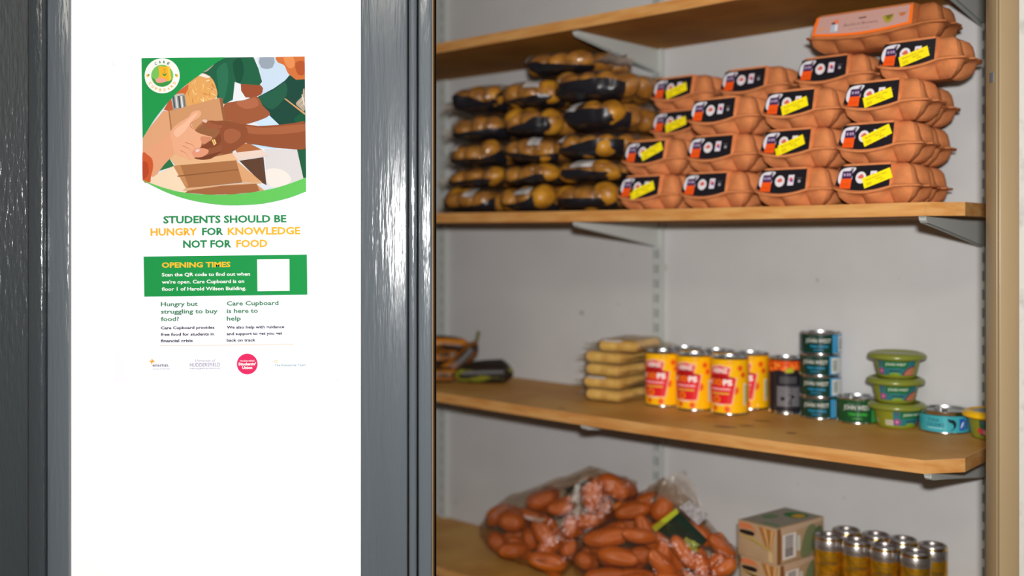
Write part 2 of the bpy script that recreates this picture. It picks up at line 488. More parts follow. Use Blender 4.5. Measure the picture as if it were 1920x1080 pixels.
def bracket_bm(q0=.014):
    bm = bmesh.new()
    L_ = QW - .012 - q0; h0, h1 = .010, .050
    prof = [(0, -.002), (.002, -.0065), (.008, -h0)] + [(.008 + (L_ - .008) * i / 6, -(h0 + (h1 - h0) * (i / 6) ** 1.05)) for i in range(1, 7)] + [(L_, 0), (0, 0)]
    for x0, x1 in ((-.0055, -.0043), (.0043, .0055)):
        a = [bm.verts.new((x0, q0 + y, z)) for y, z in prof]; b = [bm.verts.new((x1, q0 + y, z)) for y, z in prof]
        bm.faces.new(a); bm.faces.new(b[::-1])
        for i in range(len(prof)):
            j = (i + 1) % len(prof); bm.faces.new((a[i], b[i], b[j], a[j]))
    # folded web joining the two cheeks along top
    add_box(bm, -.0043, .0043, q0, q0 + L_, -.0012, -.0002)
    n0 = [bm.verts.new((x, q0 + y - .0003, z)) for x in (-.0055, .0055) for y, z in prof[:3]]
    bm.faces.new((n0[0], n0[1], n0[4], n0[3])); bm.faces.new((n0[1], n0[2], n0[5], n0[4]))
    bmesh.ops.recalc_face_normals(bm, faces=bm.faces)
    return bm
br0 = None
for k, s_, lb in ((1, .364, 'white steel bracket under the top shelf, above the potato bags'), (1, 1.048, 'steel bracket under the top shelf in the upper right corner'),
                  (2, .364, 'white steel bracket under the egg and potato shelf, left of centre'), (2, 1.048, 'steel bracket under the right end of the egg carton shelf'),
                  (3, .392, 'steel bracket tip peeking out below the middle of the tin shelf'), (3, 1.060, 'steel bracket below the right end of the tin shelf'),
                  (1, -.307, 'hidden left bracket of the top shelf'), (2, -.307, 'hidden left bracket of the egg and potato shelf')):
    if s_ < 0: continue
    if br0 is None:
        t = br0 = obj('shelf_bracket', bracket_bm(), RACK, None, smooth=False)
        t['category'] = 'bracket'; t['group'] = 'shelf brackets'; t.rotation_euler = (0, 0, ANG)
    else: t = br0.copy(); C.objects.link(t)
    t['label'] = lb
    t.location = P(s_, 0, zu(k, s_, .15) - .0006)
    if k == 3: t.location = P(s_, -.010, zu(k, s_, 0) - .0006)

# ------------------------------------------------------------------ poster
def poster():
    def xf(p): return ((p[0] - 960) * K, CAMH + (449.54 - p[1]) * K)
    bm = bmesh.new()
    cs = [xf(p) for p in ((213, 110.5), (637.5, 105.5), (640, 710.5), (213.5, 713.5))]
    a = [bm.verts.new((c[0], YF - .0012, c[1])) for c in cs]; b = [bm.verts.new((c[0], YF - .0001, c[1])) for c in cs]
    bm.faces.new(a[::-1]); bm.faces.new(b)
    for i in range(4): bm.faces.new((a[i], b[i], b[(i + 1) % 4], a[(i + 1) % 4]))
    bmesh.ops.recalc_face_normals(bm, faces=bm.faces)
    root = obj('poster', bm, mat('poster_paper', (206, 206, 220), .6, spec=.2), None, smooth=False)
    tag(root, 'white food aid poster with green banner and photo of hands, on the white wall', 'poster')
    YP = YF - .0012
    MP = on_wall(YP)
    def z1(p):
        x, y = p
        y = max(y, 100 - (x - 225) * .0117); x = min(max(x, 225 + (y - 100) * .008), 1255 + (y - 88) * .0117)
        return xf((200 + x / 3.375, 80 + y / 3.375))
    ROT = R(.6)
    Gd, Gl = (28, 152, 76), (98, 196, 92)
    # ---- picture
    pr = Print(1.2e-5, z1, .60)
    lower_in = [(231, 868), (300, 897), (400, 929), (500, 950), (650, 962), (800, 960), (930, 947), (1050, 925), (1160, 893), (1264, 853)]
    lower_out = [(1265, 942), (1150, 985), (1000, 1018), (880, 1028), (740, 1028), (600, 1010), (480, 982), (360, 938), (231, 872)]
    pr.poly([(225, 100), (1255, 88), (1264, 853)] + lower_in[::-1], (222, 228, 236))
    pr.blob([(960, 92), (1075, 92), (1150, 190), (1190, 225), (1060, 290), (960, 340), (985, 250)], (196, 216, 236))
    pr.blob([(970, 94), (1060, 92), (1050, 160), (980, 160)], (150, 162, 178), 2)
    pr.blob([(800, 250), (850, 270), (880, 345), (860, 365), (800, 370)], (226, 232, 238), 2)
    pr.blob([(850, 262), (975, 268), (988, 312), (960, 338), (880, 347)], (152, 78, 48), 2)
    pr.poly([(600, 192), (690, 122), (765, 93), (930, 90), (962, 165), (985, 248), (968, 270), (850, 262), (812, 250), (800, 362), (745, 390), (700, 350), (690, 270), (655, 212)], (30, 96, 68))
    pr.blob([(800, 130), (850, 100), (870, 180), (850, 250), (820, 240)], (22, 78, 56), 3)
    pr.blob([(700, 170), (760, 130), (770, 250), (740, 370), (715, 340), (705, 250)], (40, 112, 82), 3)
    pr.blob([(600, 190), (650, 160), (690, 130), (640, 180)], (190, 170, 160), 2)
    pr.poly([(1000, 672), (1210, 680), (1246, 858), (1150, 895), (1060, 920), (1015, 900)], (214, 210, 212))
    pr.blob([(1010, 805), (1100, 800), (1165, 850), (1150, 893), (1060, 918), (1015, 880)], (232, 226, 220), 3)
    pr.poly([(1205, 672), (1262, 655), (1264, 853), (1246, 858)], (28, 92, 62))
    pr.poly([(930, 500), (1035, 458), (1095, 520), (1000, 545)], (198, 222, 244))
    pr.blob([(900, 640), (1080, 660), (1060, 672), (940, 660)], (190, 222, 244), 2)
    pr.blob([(1075, 90), (1160, 89), (1255, 88), (1256, 232), (1200, 236), (1150, 195), (1125, 145), (1085, 125)], (204, 112, 58))
    pr.blob([(1120, 95), (1180, 92), (1190, 150), (1150, 160)], (224, 140, 84), 3)
    pr.blob([(1195, 130), (1250, 120), (1252, 200), (1210, 200)], (176, 84, 44), 3)
    pr.poly([(955, 345), (1060, 290), (1130, 240), (1160, 205), (1200, 236), (1256, 232), (1259, 505), (1095, 522), (1040, 470), (990, 405)], (24, 70, 58))
    pr.blob([(965, 345), (1060, 300), (1130, 250), (1140, 330), (1060, 420), (1000, 400)], (34, 92, 70), 3)
    pr.poly([(1190, 480), (1259, 420), (1260, 510), (1195, 512)], (20, 88, 60))
    pr.blob([(745, 395), (800, 375), (880, 362), (950, 338), (990, 400), (1035, 458), (930, 505), (850, 518), (755, 496)], (156, 88, 56), 3)
    pr.blob([(820, 380), (890, 362), (945, 350), (960, 400), (880, 420)], (176, 104, 72), 3)
    pr.blob([(505, 270), (560, 215), (612, 195), (660, 220), (688, 265), (698, 345), (600, 388), (510, 412), (455, 400), (470, 315)], (226, 166, 96))
    rnd = random.Random(3)
    for _ in range(46):
        x = rnd.uniform(510, 680); y = rnd.uniform(235, 375); a = rnd.uniform(0, PI); l = rnd.uniform(12, 26)
        if (x - 600) ** 2 / 90 ** 2 + (y - 300) ** 2 / 95 ** 2 > 1: continue
        dx, dy = l * math.cos(a), l * math.sin(a)
        pr.poly([(x - dx, y - dy), (x + 3, y - 3), (x + dx, y + dy), (x - 3, y + 3)], rnd.choice([(246, 206, 140), (250, 226, 176), (204, 134, 66), (238, 186, 110)]))
    pr.blob([(575, 205), (612, 196), (655, 218), (640, 225), (600, 215)], (236, 228, 220), 3)
    pr.blob([(400, 345), (470, 300), (520, 265), (500, 330), (415, 345)], (206, 104, 52), 2)
    pr.poly([(365, 425), (410, 345), (425, 430), (395, 434)], (190, 96, 56))
    pr.poly([(413, 338), (495, 325), (509, 410), (425, 430)], (150, 152, 152))
    for x, c in ((420, (80, 84, 84)), (437, (214, 216, 216)), (455, (70, 74, 72)), (470, (226, 228, 226)), (486, (110, 114, 112))):
        pr.poly([(x, 340), (x + 9, 339), (x + 18, 412), (x + 9, 416)], c)
    pr.blob([(413, 338), (450, 326), (497, 324), (455, 338)], (196, 190, 180), 3)
    pr.poly([(232, 608), (270, 545), (330, 472), (362, 432), (394, 434), (408, 562), (350, 622), (231, 690)], (222, 164, 122))
    pr.poly([(393, 435), (715, 350), (736, 352), (754, 492), (700, 560), (690, 595), (430, 732), (408, 562)], (206, 150, 106))
    pr.poly([(715, 350), (736, 352), (754, 492), (740, 495)], (150, 96, 60))
    pr.blob([(560, 560), (620, 500), (700, 500), (700, 560), (680, 600), (600, 590)], (164, 108, 66), 3)
    pr.poly([(394, 434), (402, 434), (440, 720), (430, 732)], (172, 116, 76))
    pr.poly([(345, 790), (400, 732), (430, 782), (335, 812)], (42, 116, 70))
    pr.poly([(232, 868), (290, 850), (430, 780), (512, 925), (500, 950), (400, 929), (300, 897)], (240, 216, 186))
    pr.poly([(800, 655), (900, 636), (990, 680), (830, 700)], (172, 104, 62))
    pr.poly([(790, 700), (985, 678), (1024, 716), (832, 746)], (228, 206, 194))
    pr.poly([(842, 748), (995, 725), (1014, 902), (980, 884)], (92, 62, 46))
    pr.poly([(405, 735), (430, 700), (600, 720), (790, 690), (832, 746), (440, 782)], (228, 180, 136))
    pr.poly([(425, 780), (822, 745), (862, 886), (505, 922)], (168, 112, 70))
    pr.poly([(425, 780), (470, 778), (520, 905), (505, 922)], (196, 138, 92))
    pr.poly([(450, 842), (842, 800), (846, 806), (452, 850)], (140, 88, 52))
    pr.poly([(822, 745), (984, 882), (862, 886)], (216, 162, 116))
    pr.poly([(484, 936), (505, 920), (984, 880), (980, 892), (740, 905), (520, 940)], (216, 172, 132))
    pr.poly([(500, 950), (520, 936), (740, 905), (950, 893), (972, 938), (930, 947), (800, 960), (650, 962)], (160, 102, 64))
    pr.poly([(950, 893), (1000, 936), (972, 941)], (206, 150, 106))
    pr.poly([(965, 893), (1062, 915), (1002, 934)], (214, 220, 230))
    pr.poly([(560, 560), (640, 500), (800, 490), (800, 700), (620, 735), (560, 700)], (150, 96, 62))
    # brown forearm and hand from the right
    pr.blob([(850, 515), (960, 528), (1100, 520), (1200, 508), (1259, 503), (1261, 590), (1261, 672), (1150, 672), (1060, 664), (960, 648), (880, 632), (860, 560)], (146, 80, 48), 3)
    pr.blob([(870, 530), (1000, 540), (1180, 522), (1258, 520), (1258, 560), (1080, 580), (900, 575)], (166, 96, 62), 3)
    pr.blob([(640, 500), (700, 496), (750, 496), (830, 510), (890, 540), (892, 620), (860, 650), (790, 695), (740, 705), (700, 690), (690, 640), (700, 600), (720, 555), (690, 545)], (142, 78, 48), 3)
    pr.blob([(605, 490), (625, 484), (650, 502), (700, 520), (735, 528), (720, 545), (670, 545), (625, 530)], (156, 90, 60), 3)      # thumb
    pr.blob([(606, 490), (624, 485), (640, 496), (632, 508), (614, 502)], (226, 190, 176), 3)
    pr.blob([(575, 672), (620, 648), (680, 610), (718, 580), (728, 620), (700, 655), (650, 672), (595, 692)], (128, 68, 42), 3)    # finger
    pr.blob([(570, 690), (610, 690), (690, 660), (730, 650), (720, 690), (660, 712), (600, 722)], (146, 84, 54), 3)
    pr.blob([(555, 730), (610, 722), (680, 700), (730, 690), (700, 712), (660, 736), (600, 742)], (120, 62, 38), 3)
    pr.blob([(750, 560), (800, 545), (850, 570), (840, 610), (790, 640), (750, 620)], (162, 94, 62), 3)
    # light forearm and hand from the left
    pr.blob([(232, 690), (300, 650), (352, 620), (400, 572), (450, 545), (480, 600), (470, 680), (440, 700), (370, 770), (300, 850), (240, 800)], (228, 162, 124), 3)
    pr.blob([(410, 560), (460, 510), (520, 472), (545, 440), (590, 430), (602, 452), (585, 478), (550, 500), (548, 540), (580, 570), (640, 590), (672, 600), (650, 625), (608, 632), (600, 660), (575, 680), (545, 742), (500, 728), (440, 705), (420, 640)], (232, 170, 134), 3)
    pr.blob([(545, 690), (575, 668), (640, 675), (645, 700), (600, 726), (555, 722)], (224, 150, 118), 3)
    for ln in ([(480, 650), (520, 668), (545, 700)], [(500, 630), (545, 645), (568, 672)], [(470, 680), (505, 700), (530, 735)], [(548, 545), (530, 520), (548, 500)]):
        q_ = smooth_pts(ln, 4, False); pr.poly(q_ + [(x + 2, y + 5) for x, y in q_[::-1]], (196, 122, 92))
    pr.blob([(430, 560), (500, 505), (560, 450), (580, 450), (540, 500), (500, 560), (450, 600)], (240, 188, 156), 3)
    pr.blob([(600, 595), (660, 600), (668, 606), (630, 640), (606, 636)], (208, 138, 104), 3)
    pr.blob([(566, 680), (580, 674), (594, 680), (582, 692), (568, 692)], (232, 200, 200), 3)
    pr.poly([(668, 618), (676, 614), (690, 646), (682, 652)], (236, 190, 110)); pr.poly([(680, 614), (688, 612), (698, 640), (692, 646)], (240, 206, 140))
    pr.blob([(231, 702), (265, 712), (292, 738), (298, 790), (284, 850), (278, 884), (232, 868)], (206, 90, 48), 3)
    pr.blob([(232, 760), (262, 762), (270, 830), (232, 862)], (184, 72, 38), 3)
    # twig and jar at the right
    pr.poly([(1125, 356), (1134, 354), (1258, 446), (1258, 460)], (214, 160, 110))
    pr.blob([(1200, 385), (1240, 340), (1245, 300), (1256, 300), (1257, 430), (1225, 415)], (176, 160, 140), 3)
    for a_, b_ in (((1210, 390), (1250, 350)), ((1225, 410), (1254, 380)), ((1236, 330), (1252, 400))):
        pr.poly([a_, (a_[0] + 4, a_[1] - 3), (b_[0] + 4, b_[1]), b_], (236, 232, 224))
    # green corner and arc
    corner = smooth_pts([(765, 93.5), (700, 128), (600, 200), (530, 250), (470, 300), (405, 365), (350, 430), (305, 490), (270, 545), (232, 608)], 3, False)
    pr.poly([(225, 100)] + corner, Gd)
    pr.poly(smooth_pts(lower_in, 3, False) + smooth_pts(lower_out, 3, False), Gl)
    pic = pr.build('photograph', MP, INK, root)
    # ---- round logo
    lg = Print(1.2e-5, z1, .60)
    lg.circ(357, 212, 111, (245, 246, 244), n_=40)
    lg.circ(357, 212, 70, (118, 196, 92), n_=32)
    lg.blob([(292, 222), (320, 240), (395, 248), (420, 235), (405, 262), (360, 281), (318, 268)], (60, 150, 72), 3)
    lg.poly([(333, 153), (350, 150), (368, 156), (385, 150), (404, 152), (414, 230), (405, 243), (330, 246), (338, 200)], (240, 180, 44))
    lg.poly([(388, 152), (404, 152), (414, 230), (402, 242)], (246, 200, 60))
    lg.blob([(357, 197), (372, 201), (386, 197), (378, 211), (366, 211)], (60, 150, 72), 3)
    for y in (170, 180, 189): lg.rect(366, y, 378, y + 3, (140, 128, 60))
    lg.blob([(316, 232), (345, 222), (385, 236), (386, 246), (355, 256), (322, 254)], (232, 166, 142), 3)
    for x, s_ in ((266, 1), (449, -1)):
        lg.circ(x, 211, 9, (240, 180, 44), n_=14); lg.circ(x + 6 * s_, 206, 5, (60, 150, 72), n_=10)
    def arc_text(body, rad, a0, a1, col, top):
        for i, ch in enumerate(body):
            a = a0 + (a1 - a0) * i / (len(body) - 1)
            x = 357 + rad * math.cos(a); y = 212 - rad * math.sin(a)
            lg.text(ch, x, y, 15 if ch not in 'I' else 5, 17, col, rot=(a - PI / 2) if top else (a + PI / 2), bold=.03, center=True, flip=-1)
    arc_text('CARE', 79, R(118), R(63), (50, 128, 70), True)
    arc_text('CUPBOARD', 98, R(212), R(330), (240, 180, 44), False)
    o = lg.build('round_logo', lambda u, v, l: Vector((u, YP - .0022 - l, v)), INK, root)
    # ---- headings
    T = lambda pr_, s_, x, y, w_, h_, c_, b_=.036, **k: pr_.text(s_, x, y, w_, h_, c_, rot=ROT, bold=b_, flip=-1, **k)
    G, Yl = (38, 140, 78), (250, 184, 44)
    pr = Print(2e-5, xf, .60)
    T(pr, 'STUDENTS SHOULD BE', 306.7, 418.6, 230.7, 13.6, G)
    T(pr, 'HUNGRY', 282.8, 441.6, 88, 13.8, Yl); T(pr, 'FOR', 379.4, 440.6, 40, 13.6, G); T(pr, 'KNOWLEDGE', 427.3, 440.2, 136, 13.8, Yl)
    T(pr, 'NOT FOR', 343.9, 464.3, 90.6, 13.8, G); T(pr, 'FOOD', 443.5, 463.3, 58.5, 13.8, Yl)
    G2 = (60, 132, 84)
    for s_, x, y, w_ in (('Hungry but', 302.3, 574, 69), ('struggling to buy', 302.3, 587.9, 106.5), ('food?', 302.3, 601.8, 34), ('Care Cupboard', 425.7, 572.6, 97), ('is here to', 425.7, 586.6, 58.5), ('help', 425.7, 600.8, 26.5)):
        T(pr, s_, x, y, w_, 8.2, G2, .024)
    Bk = (40, 42, 48)
    for s_, x, y, w_ in (('Care Cupboard provides', 302.3, 617.2, 100.4), ('free food for students in', 302.3, 629.4, 99.8), ('financial crisis', 302.3, 641.4, 59.8),
                         ('We also help with guidance', 425.7, 616, 107.8), ('and support to get you get', 425.7, 628.2, 104.2), ('back on track', 425.7, 640.2, 54)):
        T(pr, s_, x, y, w_, 5.4, Bk, .03)
    pr.poly([(300, 647.6), (550, 644.8), (550, 645.7), (300, 648.5)], (238, 200, 150))
    pr.build('lettering', MP, INK, root)
    # ---- green banner, the code left blank
    pr = Print(2e-5, xf, .60)
    pr.poly([(269.9, 481), (575.8, 477.2), (576.7, 552.5), (271.2, 556.2)], Gd)
    pr.poly([(482.6, 486.4), (543, 485.7), (543.4, 545.2), (483.2, 546)], (255, 255, 255))
    T(pr, 'OPENING TIMES', 303.9, 501.6, 128.7, 9.8, (250, 196, 50), .034)
    T(pr, 'Scan the QR code to find out when', 304, 518.2, 165.4, 6.6, (255, 255, 255), .022)
    T(pr, "we're open. Care Cupboard is on", 304, 531.7, 154.4, 6.6, (255, 255, 255), .022)
    T(pr, 'floor 1 of Harold Wilson Building.', 304, 545, 158, 6.6, (255, 255, 255), .022)
    pr.build('banner', MP, INK, root)
    # ---- sponsors' marks
    pr = Print(2e-5, xf, .60)
    pr.poly([(280.5, 676.5), (285, 675.8), (284.5, 672), (291.2, 678.2), (286.5, 679.2), (285.2, 684.2), (283.5, 679.4)], (246, 176, 44))
    T(pr, 'enactus', 286.6, 687.2, 29, 6.2, (70, 72, 78), .015); T(pr, '.', 316.5, 687.2, 1, 6, (70, 72, 78))
    T(pr, 'University of Huddersfield', 287, 692.5, 31.7, 2, (120, 120, 126), 0)
    pr.build('logo', MP, INK, root)
    pr = Print(2e-5, xf, .60)
    T(pr, 'University of', 366, 678.2, 37.7, 5, (140, 138, 156), 0, slant=.25)
    T(pr, 'HUDDERSFIELD', 356.4, 687.4, 56.8, 7.2, (128, 126, 146), .004)
    T(pr, 'Inspiring global professionals', 356.6, 691.8, 56.5, 2.6, (120, 118, 134), .006)
    pr.build('logo', MP, INK, root)
    pr = Print(2e-5, xf, .60)
    pr.circ(464, 682.3, 19.5, (232, 44, 104), n_=36)
    pr.text('Huddersfield', 464, 677.6, 27, 3.0, (246, 240, 244), rot=ROT, bold=.02, center=True, flip=-1)
    pr.text("Students'", 464, 684.6, 33, 5.2, (250, 246, 248), rot=ROT, bold=.045, center=True, flip=-1)
    pr.text('Union', 464, 691.4, 19, 5.2, (250, 246, 248), rot=ROT, bold=.045, center=True, flip=-1)
    pr.build('logo', MP, INK, root)
    pr = Print(2e-5, xf, .60)
    pr.ring(517.6, 677.4, 2.8, 1.7, (246, 200, 50)); T(pr, 'The Enterprise Team', 515.4, 686.6, 57.8, 4.4, (60, 138, 140), .008)
    pr.build('logo', MP, INK, root)
    # clear adhesive dome at lower right corner, another at the upper left
    for x, y in ((634, 707.5), (216, 118)):
        c = xf((x, y)); bm = lathe([(0, .0022), (.0022, .0018), (.0034, .0008), (.0036, 0)], 20)
        for v in bm.verts: v.co = Vector((c[0] + v.co.x, YP - .0002 - v.co.z, c[1] + v.co.y))
        obj('adhesive_tab', bm, mat('clear_tab_gel', (232, 230, 236), .15), root)
poster()

# ------------------------------------------------------------------ egg cartons
def carton_bm(L_, W_, H_, nb, lab_frac, end_lab=False):
    """pulp carton, length along x from 0, front at y=0; label facet on left part of the lid front"""
    NP = nb * 16
    NE = 2 * 14
    per = []
    r = .019
    for i in range(NP): per.append((i / NP * L_, 0.0, 0, -1, (i / NP * nb) % 1, i / NP))
    for i in range(NE): per.append((L_, i / NE * W_, 1, 0, (i / NE * 2) % 1, -1))
    for i in range(NP): per.append((L_ - i / NP * L_, W_, 0, 1, (i / NP * nb) % 1, -1))
    for i in range(NE): per.append((0.0, W_ - i / NE * W_, -1, 0, (i / NE * 2) % 1, -1))
    zf = H_ * .42
    bm = bmesh.new()
    rings = []
    #        z, inset, scallop, follows flange wave, lid?
    spec = [(0, .027, .008, 0, 0), (.0005, .020, .013, 0, 0), (.005, .0125, .017, 0, 0), (.45 * zf, .0055, .017, .2, 0), (zf - .006, .0030, .012, .8, 0), (zf - .002, .003, .003, 1, 0),
            (zf - .0012, -.0025, 0, 1, 0), (zf + .0012, -.003, 0, 1, 0), (zf + .0018, .0025, .001, 1, 0), (zf + .006, .0040, .010, .6, 1), (zf + .016, .0048, .015, .2, 1),
            (H_ - .012, .0065, .016, 0, 1), (H_ - .0055, .0100, .015, 0, 1), (H_ - .0015, .0165, .012, 0, 1), (H_, .025, .006, 0, 1)]
    for z, ins, scl, wv, lid in spec:
        ring = []
        for x, y, nx, ny, fr, fx in per:
            nc = nb if ny else 2
            cell = min(nc - 1, int((x / L_ if ny else y / W_) * nc))
            if ny == 1 or nx == -1: fr = 1 - fr
            if ny == 1: cell = min(nc - 1, int(max(0, x / L_ - 1e-6) * nc))
            if nx == -1: cell = min(nc - 1, int(max(0, y / W_ - 1e-6) * nc))
            if cell == 0: fr = .5 + fr * .5
            elif cell == nc - 1: fr = fr * .5
            cr_ = abs(math.sin(PI * fr)) ** .6
            d_ = ins + scl * (1 - cr_)
            front = ny == -1
            wz = 0
            if front:
                u = x / L_
                if u < lab_frac + .06:
                    wz = -.0095 * math.sin(PI * min(1, max(0, u / (lab_frac + .06)))) if u < lab_frac + .06 else 0
                if lid and .035 < u < lab_frac:
                    t_ = (z + wv * wz - (zf + .002)) / (H_ - zf - .002)
                    d_ = .0025 + t_ * .0085
            zz = z + wv * wz
            if z == zf - .0012 or z == zf + .0012:
                if nx and abs(y - W_ / 2) < .017: d_ -= .006
                if nx == 1 and y < .012: d_ -= .002
            # pull the corners in along both axes
            px_ = min(max(x, d_), L_ - d_) if ny else (x - nx * d_)
            py_ = min(max(y, d_), W_ - d_) if nx else (y - ny * d_)
            # round corners
            ex = min(px_ - 0, L_ - px_) - d_; ey = min(py_, W_ - py_) - d_
            rr = r
            if ex < rr and ey < rr:
                cx = d_ + rr if px_ < L_ / 2 else L_ - d_ - rr; cy = d_ + rr if py_ < W_ / 2 else W_ - d_ - rr
                v_ = Vector((px_ - cx, py_ - cy))
                if v_.length > 1e-6:
                    v_ = v_.normalized() * rr; px_, py_ = cx + v_.x, cy + v_.y
            ring.append(bm.verts.new((px_, py_, zz)))
        rings.append(ring)
    n_ = len(per)
    for a, b in zip(rings, rings[1:]):
        for i in range(n_):
            j = (i + 1) % n_
            bm.faces.new((a[i], a[j], b[j], b[i]))
    bm.faces.new(rings[0][::-1]); 
    # top sunk middle
    cx, cy = L_ / 2, W_ / 2
    inner = [bm.verts.new((cx + (v.co.x - cx) * .82, cy + (v.co.y - cy) * .6, H_ - .004)) for v in rings[-1]]
    for i in range(n_):
        j = (i + 1) % n_; bm.faces.new((rings[-1][i], rings[-1][j], inner[j], inner[i]))
    bm.faces.new(inner)
    return bm, zf
CL, CW, CH = .1405, .095, .0655
def facet(zf, H_):
    """maps label coordinates (u along the carton, v height from the flange) to the sloping lid facet"""
    def f(u, v, l):
        t_ = (v - .002) / (H_ - zf - .002)
        y = .0025 + t_ * .0085
        return Vector((u, y - .0010 - l * .9, zf + v + l * .3))
    return f
def egg_print(zf):
    pr = Print(4e-5, lambda p: (p[0], p[1] * 1.1))
    Lr = CL * .70; top = (CH - zf - .0035) / 1.1
    bot = lambda u: .0028 - .0084 * math.sin(PI * min(1, u / (CL * .76)))
    x0, x1 = .0085, Lr
    us = [x0 + (x1 - x0) * i / 12 for i in range(13)]
    pr.poly([(u, bot(u) + (.004 if i == 0 else 0)) for i, u in enumerate(us)] + [(x1, top), (x0 + .007, top)], (26, 24, 30))
    pr.blob([(.0125, .010), (.0135, .020), (.018, .0265), (.027, .0290), (.040, .0288), (.041, .026), (.036, .020), (.036, .012), (.030, .004), (.018, .004)], (216, 214, 222), 3)
    pr.blob([(.030, .020), (.036, .022), (.038, .0275), (.034, .0275)], (120, 112, 122), 3)
    pr.poly([(.0182, .0125), (.0355, .0125), (.0365, .0240), (.0195, .0240)], (62, 34, 76))
    pr.poly([(.0155, -.0008), (.0345, -.0025), (.0355, .0128), (.0180, .0128)], (232, 84, 22))
    for x in (.0215, .0265, .0305): pr.rect(x, .0165, x + .003, .0205, (170, 150, 180))
    pr.rect(.0195, .0045, .0315, .0052, (190, 60, 16)); pr.rect(.0195, .0020, .0315, .0026, (190, 60, 16))
    pr.circ(.0510, .0135, .0087, (222, 216, 222), n_=20)
    pr.blob([(.0455, .0135), (.0490, .0175), (.0530, .0185), (.0560, .0135), (.0510, .0115)], (206, 96, 80), 2)
    pr.poly([(.0655, .0065), (.0760, .0065), (.0770, .0225), (.0665, .0225)], (218, 212, 224))
    pr.circ(.0712, .0155, .0035, (226, 92, 60), n_=10); pr.circ(.0726, .0137, .0026, (120, 70, 150), n_=10)
    pr.circ(.0865, .0125, .0026, (150, 150, 156), n_=10); pr.rect(.0820, .0172, .0910, .0178, (110, 110, 116))
    return pr
def sticker_print(cx, cy, ang, dbl):
    pr = Print(4e-5); pr.lay = 30
    ca, sa = math.cos(ang), math.sin(ang)
    q = lambda x, y: (cx + x * ca - y * sa, cy + x * sa + y * ca)
    if dbl:
        pr.poly([q(-.030, -.009), q(.020, -.009), q(.020, .005), q(-.030, .005)], (232, 214, 10))
    pr.poly([q(-.0235, -.0088), q(.0235, -.0088), q(.0235, .0084), q(-.0235, .0084)], (248, 226, 20))
    for s_, x, y, w_, h_ in (('Reduced to clear', -.018, .0022, .035, .0030), ('PRICE', -.002, -.0020, .010, .0024), ('89p', .004, -.0058, .007, .0022)):
        pr.text(s_, *q(x, y), w_, h_, (70, 66, 20), rot=ang, bold=.0)
    for k in range(3): pr.poly([q(-.019, -.0016 - k * .002), q(-.010, -.0016 - k * .002), q(-.010, -.0022 - k * .002), q(-.019, -.0022 - k * .002)], (120, 112, 20))
    return pr
cb, ZF = carton_bm(CL, CW, CH, 3, .70)
FC = facet(ZF, CH)
ct0 = empty('egg_carton', 'x', 'egg carton')
shell0 = obj('shell', cb, PULP, ct0, ang=60)
lab0 = egg_print(ZF).build('label', FC, INKG, ct0)
STK = {}
for i_, a_ in enumerate(((.066, .0085, .30, False), (.078, .013, .35, False), (.066, .0095, .36, True), (.072, .015, .42, False))):
    STK[i_ + 1] = sticker_print(*a_).build('sticker', FC, INKG, None)
PX2 = .0655
# (column, layer, row) -> s, q, sticker variant, label
EC = [
 (.462, .012, 1, 3, 'egg carton with two overlapping yellow stickers, bottom front row beside the potato bags'),
 (.603, .012, 1, 0, 'egg carton without sticker, bottom front row, second from the potato bags'),
 (.755, .012, 1, 0, 'egg carton without sticker, bottom front row, third from the potato bags'),
 (.898, .012, 1, 2, 'egg carton with yellow sticker at the right end of the bottom front row'),
 (.472, .014, 2, 4, 'egg carton with steep yellow sticker, second layer, nearest the potato bags'),
 (.615, .012, 2, 0, 'egg carton without sticker, second layer, second from the potato bags'),
 (.762, .014, 2, 3, 'egg carton with two overlapping yellow stickers in the middle of the second layer'),
 (.903, .012, 2, 4, 'egg carton with yellow sticker at the right end of the second layer'),
 (.620, .012, 3, 0, 'egg carton without sticker, leftmost of the front cartons in the third layer'),
 (.768, .012, 3, 1, 'egg carton with yellow sticker in the middle of the third layer front'),
 (.912, .012, 3, 1, 'egg carton with yellow sticker at the right end of the third layer'),
 (.952, .055, 4, 1, 'egg carton with yellow sticker at the right of the fourth layer, under the long carton'),
 (.465, .118, 4, 1, 'egg carton with yellow sticker, top of the pile next to the potato bags'),
 (.620, .118, 4, 0, 'egg carton without sticker, second from the potato bags in the fourth layer'),
 (.785, .100, 4, 0, 'egg carton without sticker below the left end of the long carton'),
 (.465, .116, 3, 1, 'egg carton with yellow sticker half hidden, third layer behind beside the potato bags'),
]
for k in (1, 2, 3):
    EC.append((.880 + .006 * k, .114, k, 0, 'egg carton in the back row whose end shows at the far right, %s layer' % ('bottom', 'second', 'third')[k - 1]))
for k in (1, 2, 3):
    for c_ in (0, 1, 2):
        if k == 3 and c_ == 0: continue
        EC.append(((.462, .607, .748)[c_] - (.0 if c_ else .0), .116, k, 0, 'egg carton hidden in the back row behind the front cartons'))
rnd = random.Random(11)
first = True
for s_, q_, k, st, lb in EC:
    zb = zt(2, s_ + .07, .05) + (k - 1) * PX2 + .0006
    hidden = lb.startswith('egg carton hidden')
    rz = ANG + (0 if hidden else rnd.uniform(-.02, .02))
    if first: o = ct0; first = False; o.location = P(s_, q_, zb); o.rotation_euler = (0, 0, rz); o['label'] = lb
    else: o = dup(ct0, P(s_, q_, zb), rz, lb); [bpy.data.objects.remove(c) for c in list(o.children) if c.name.startswith('sticker')]
    o['group'] = 'egg cartons hidden in the back row' if hidden else 'small egg cartons stacked on the shelf'
    if st:
        c = STK[st].copy(); C.objects.link(c); c.parent = o
for o in STK.values(): bpy.data.objects.remove(o)
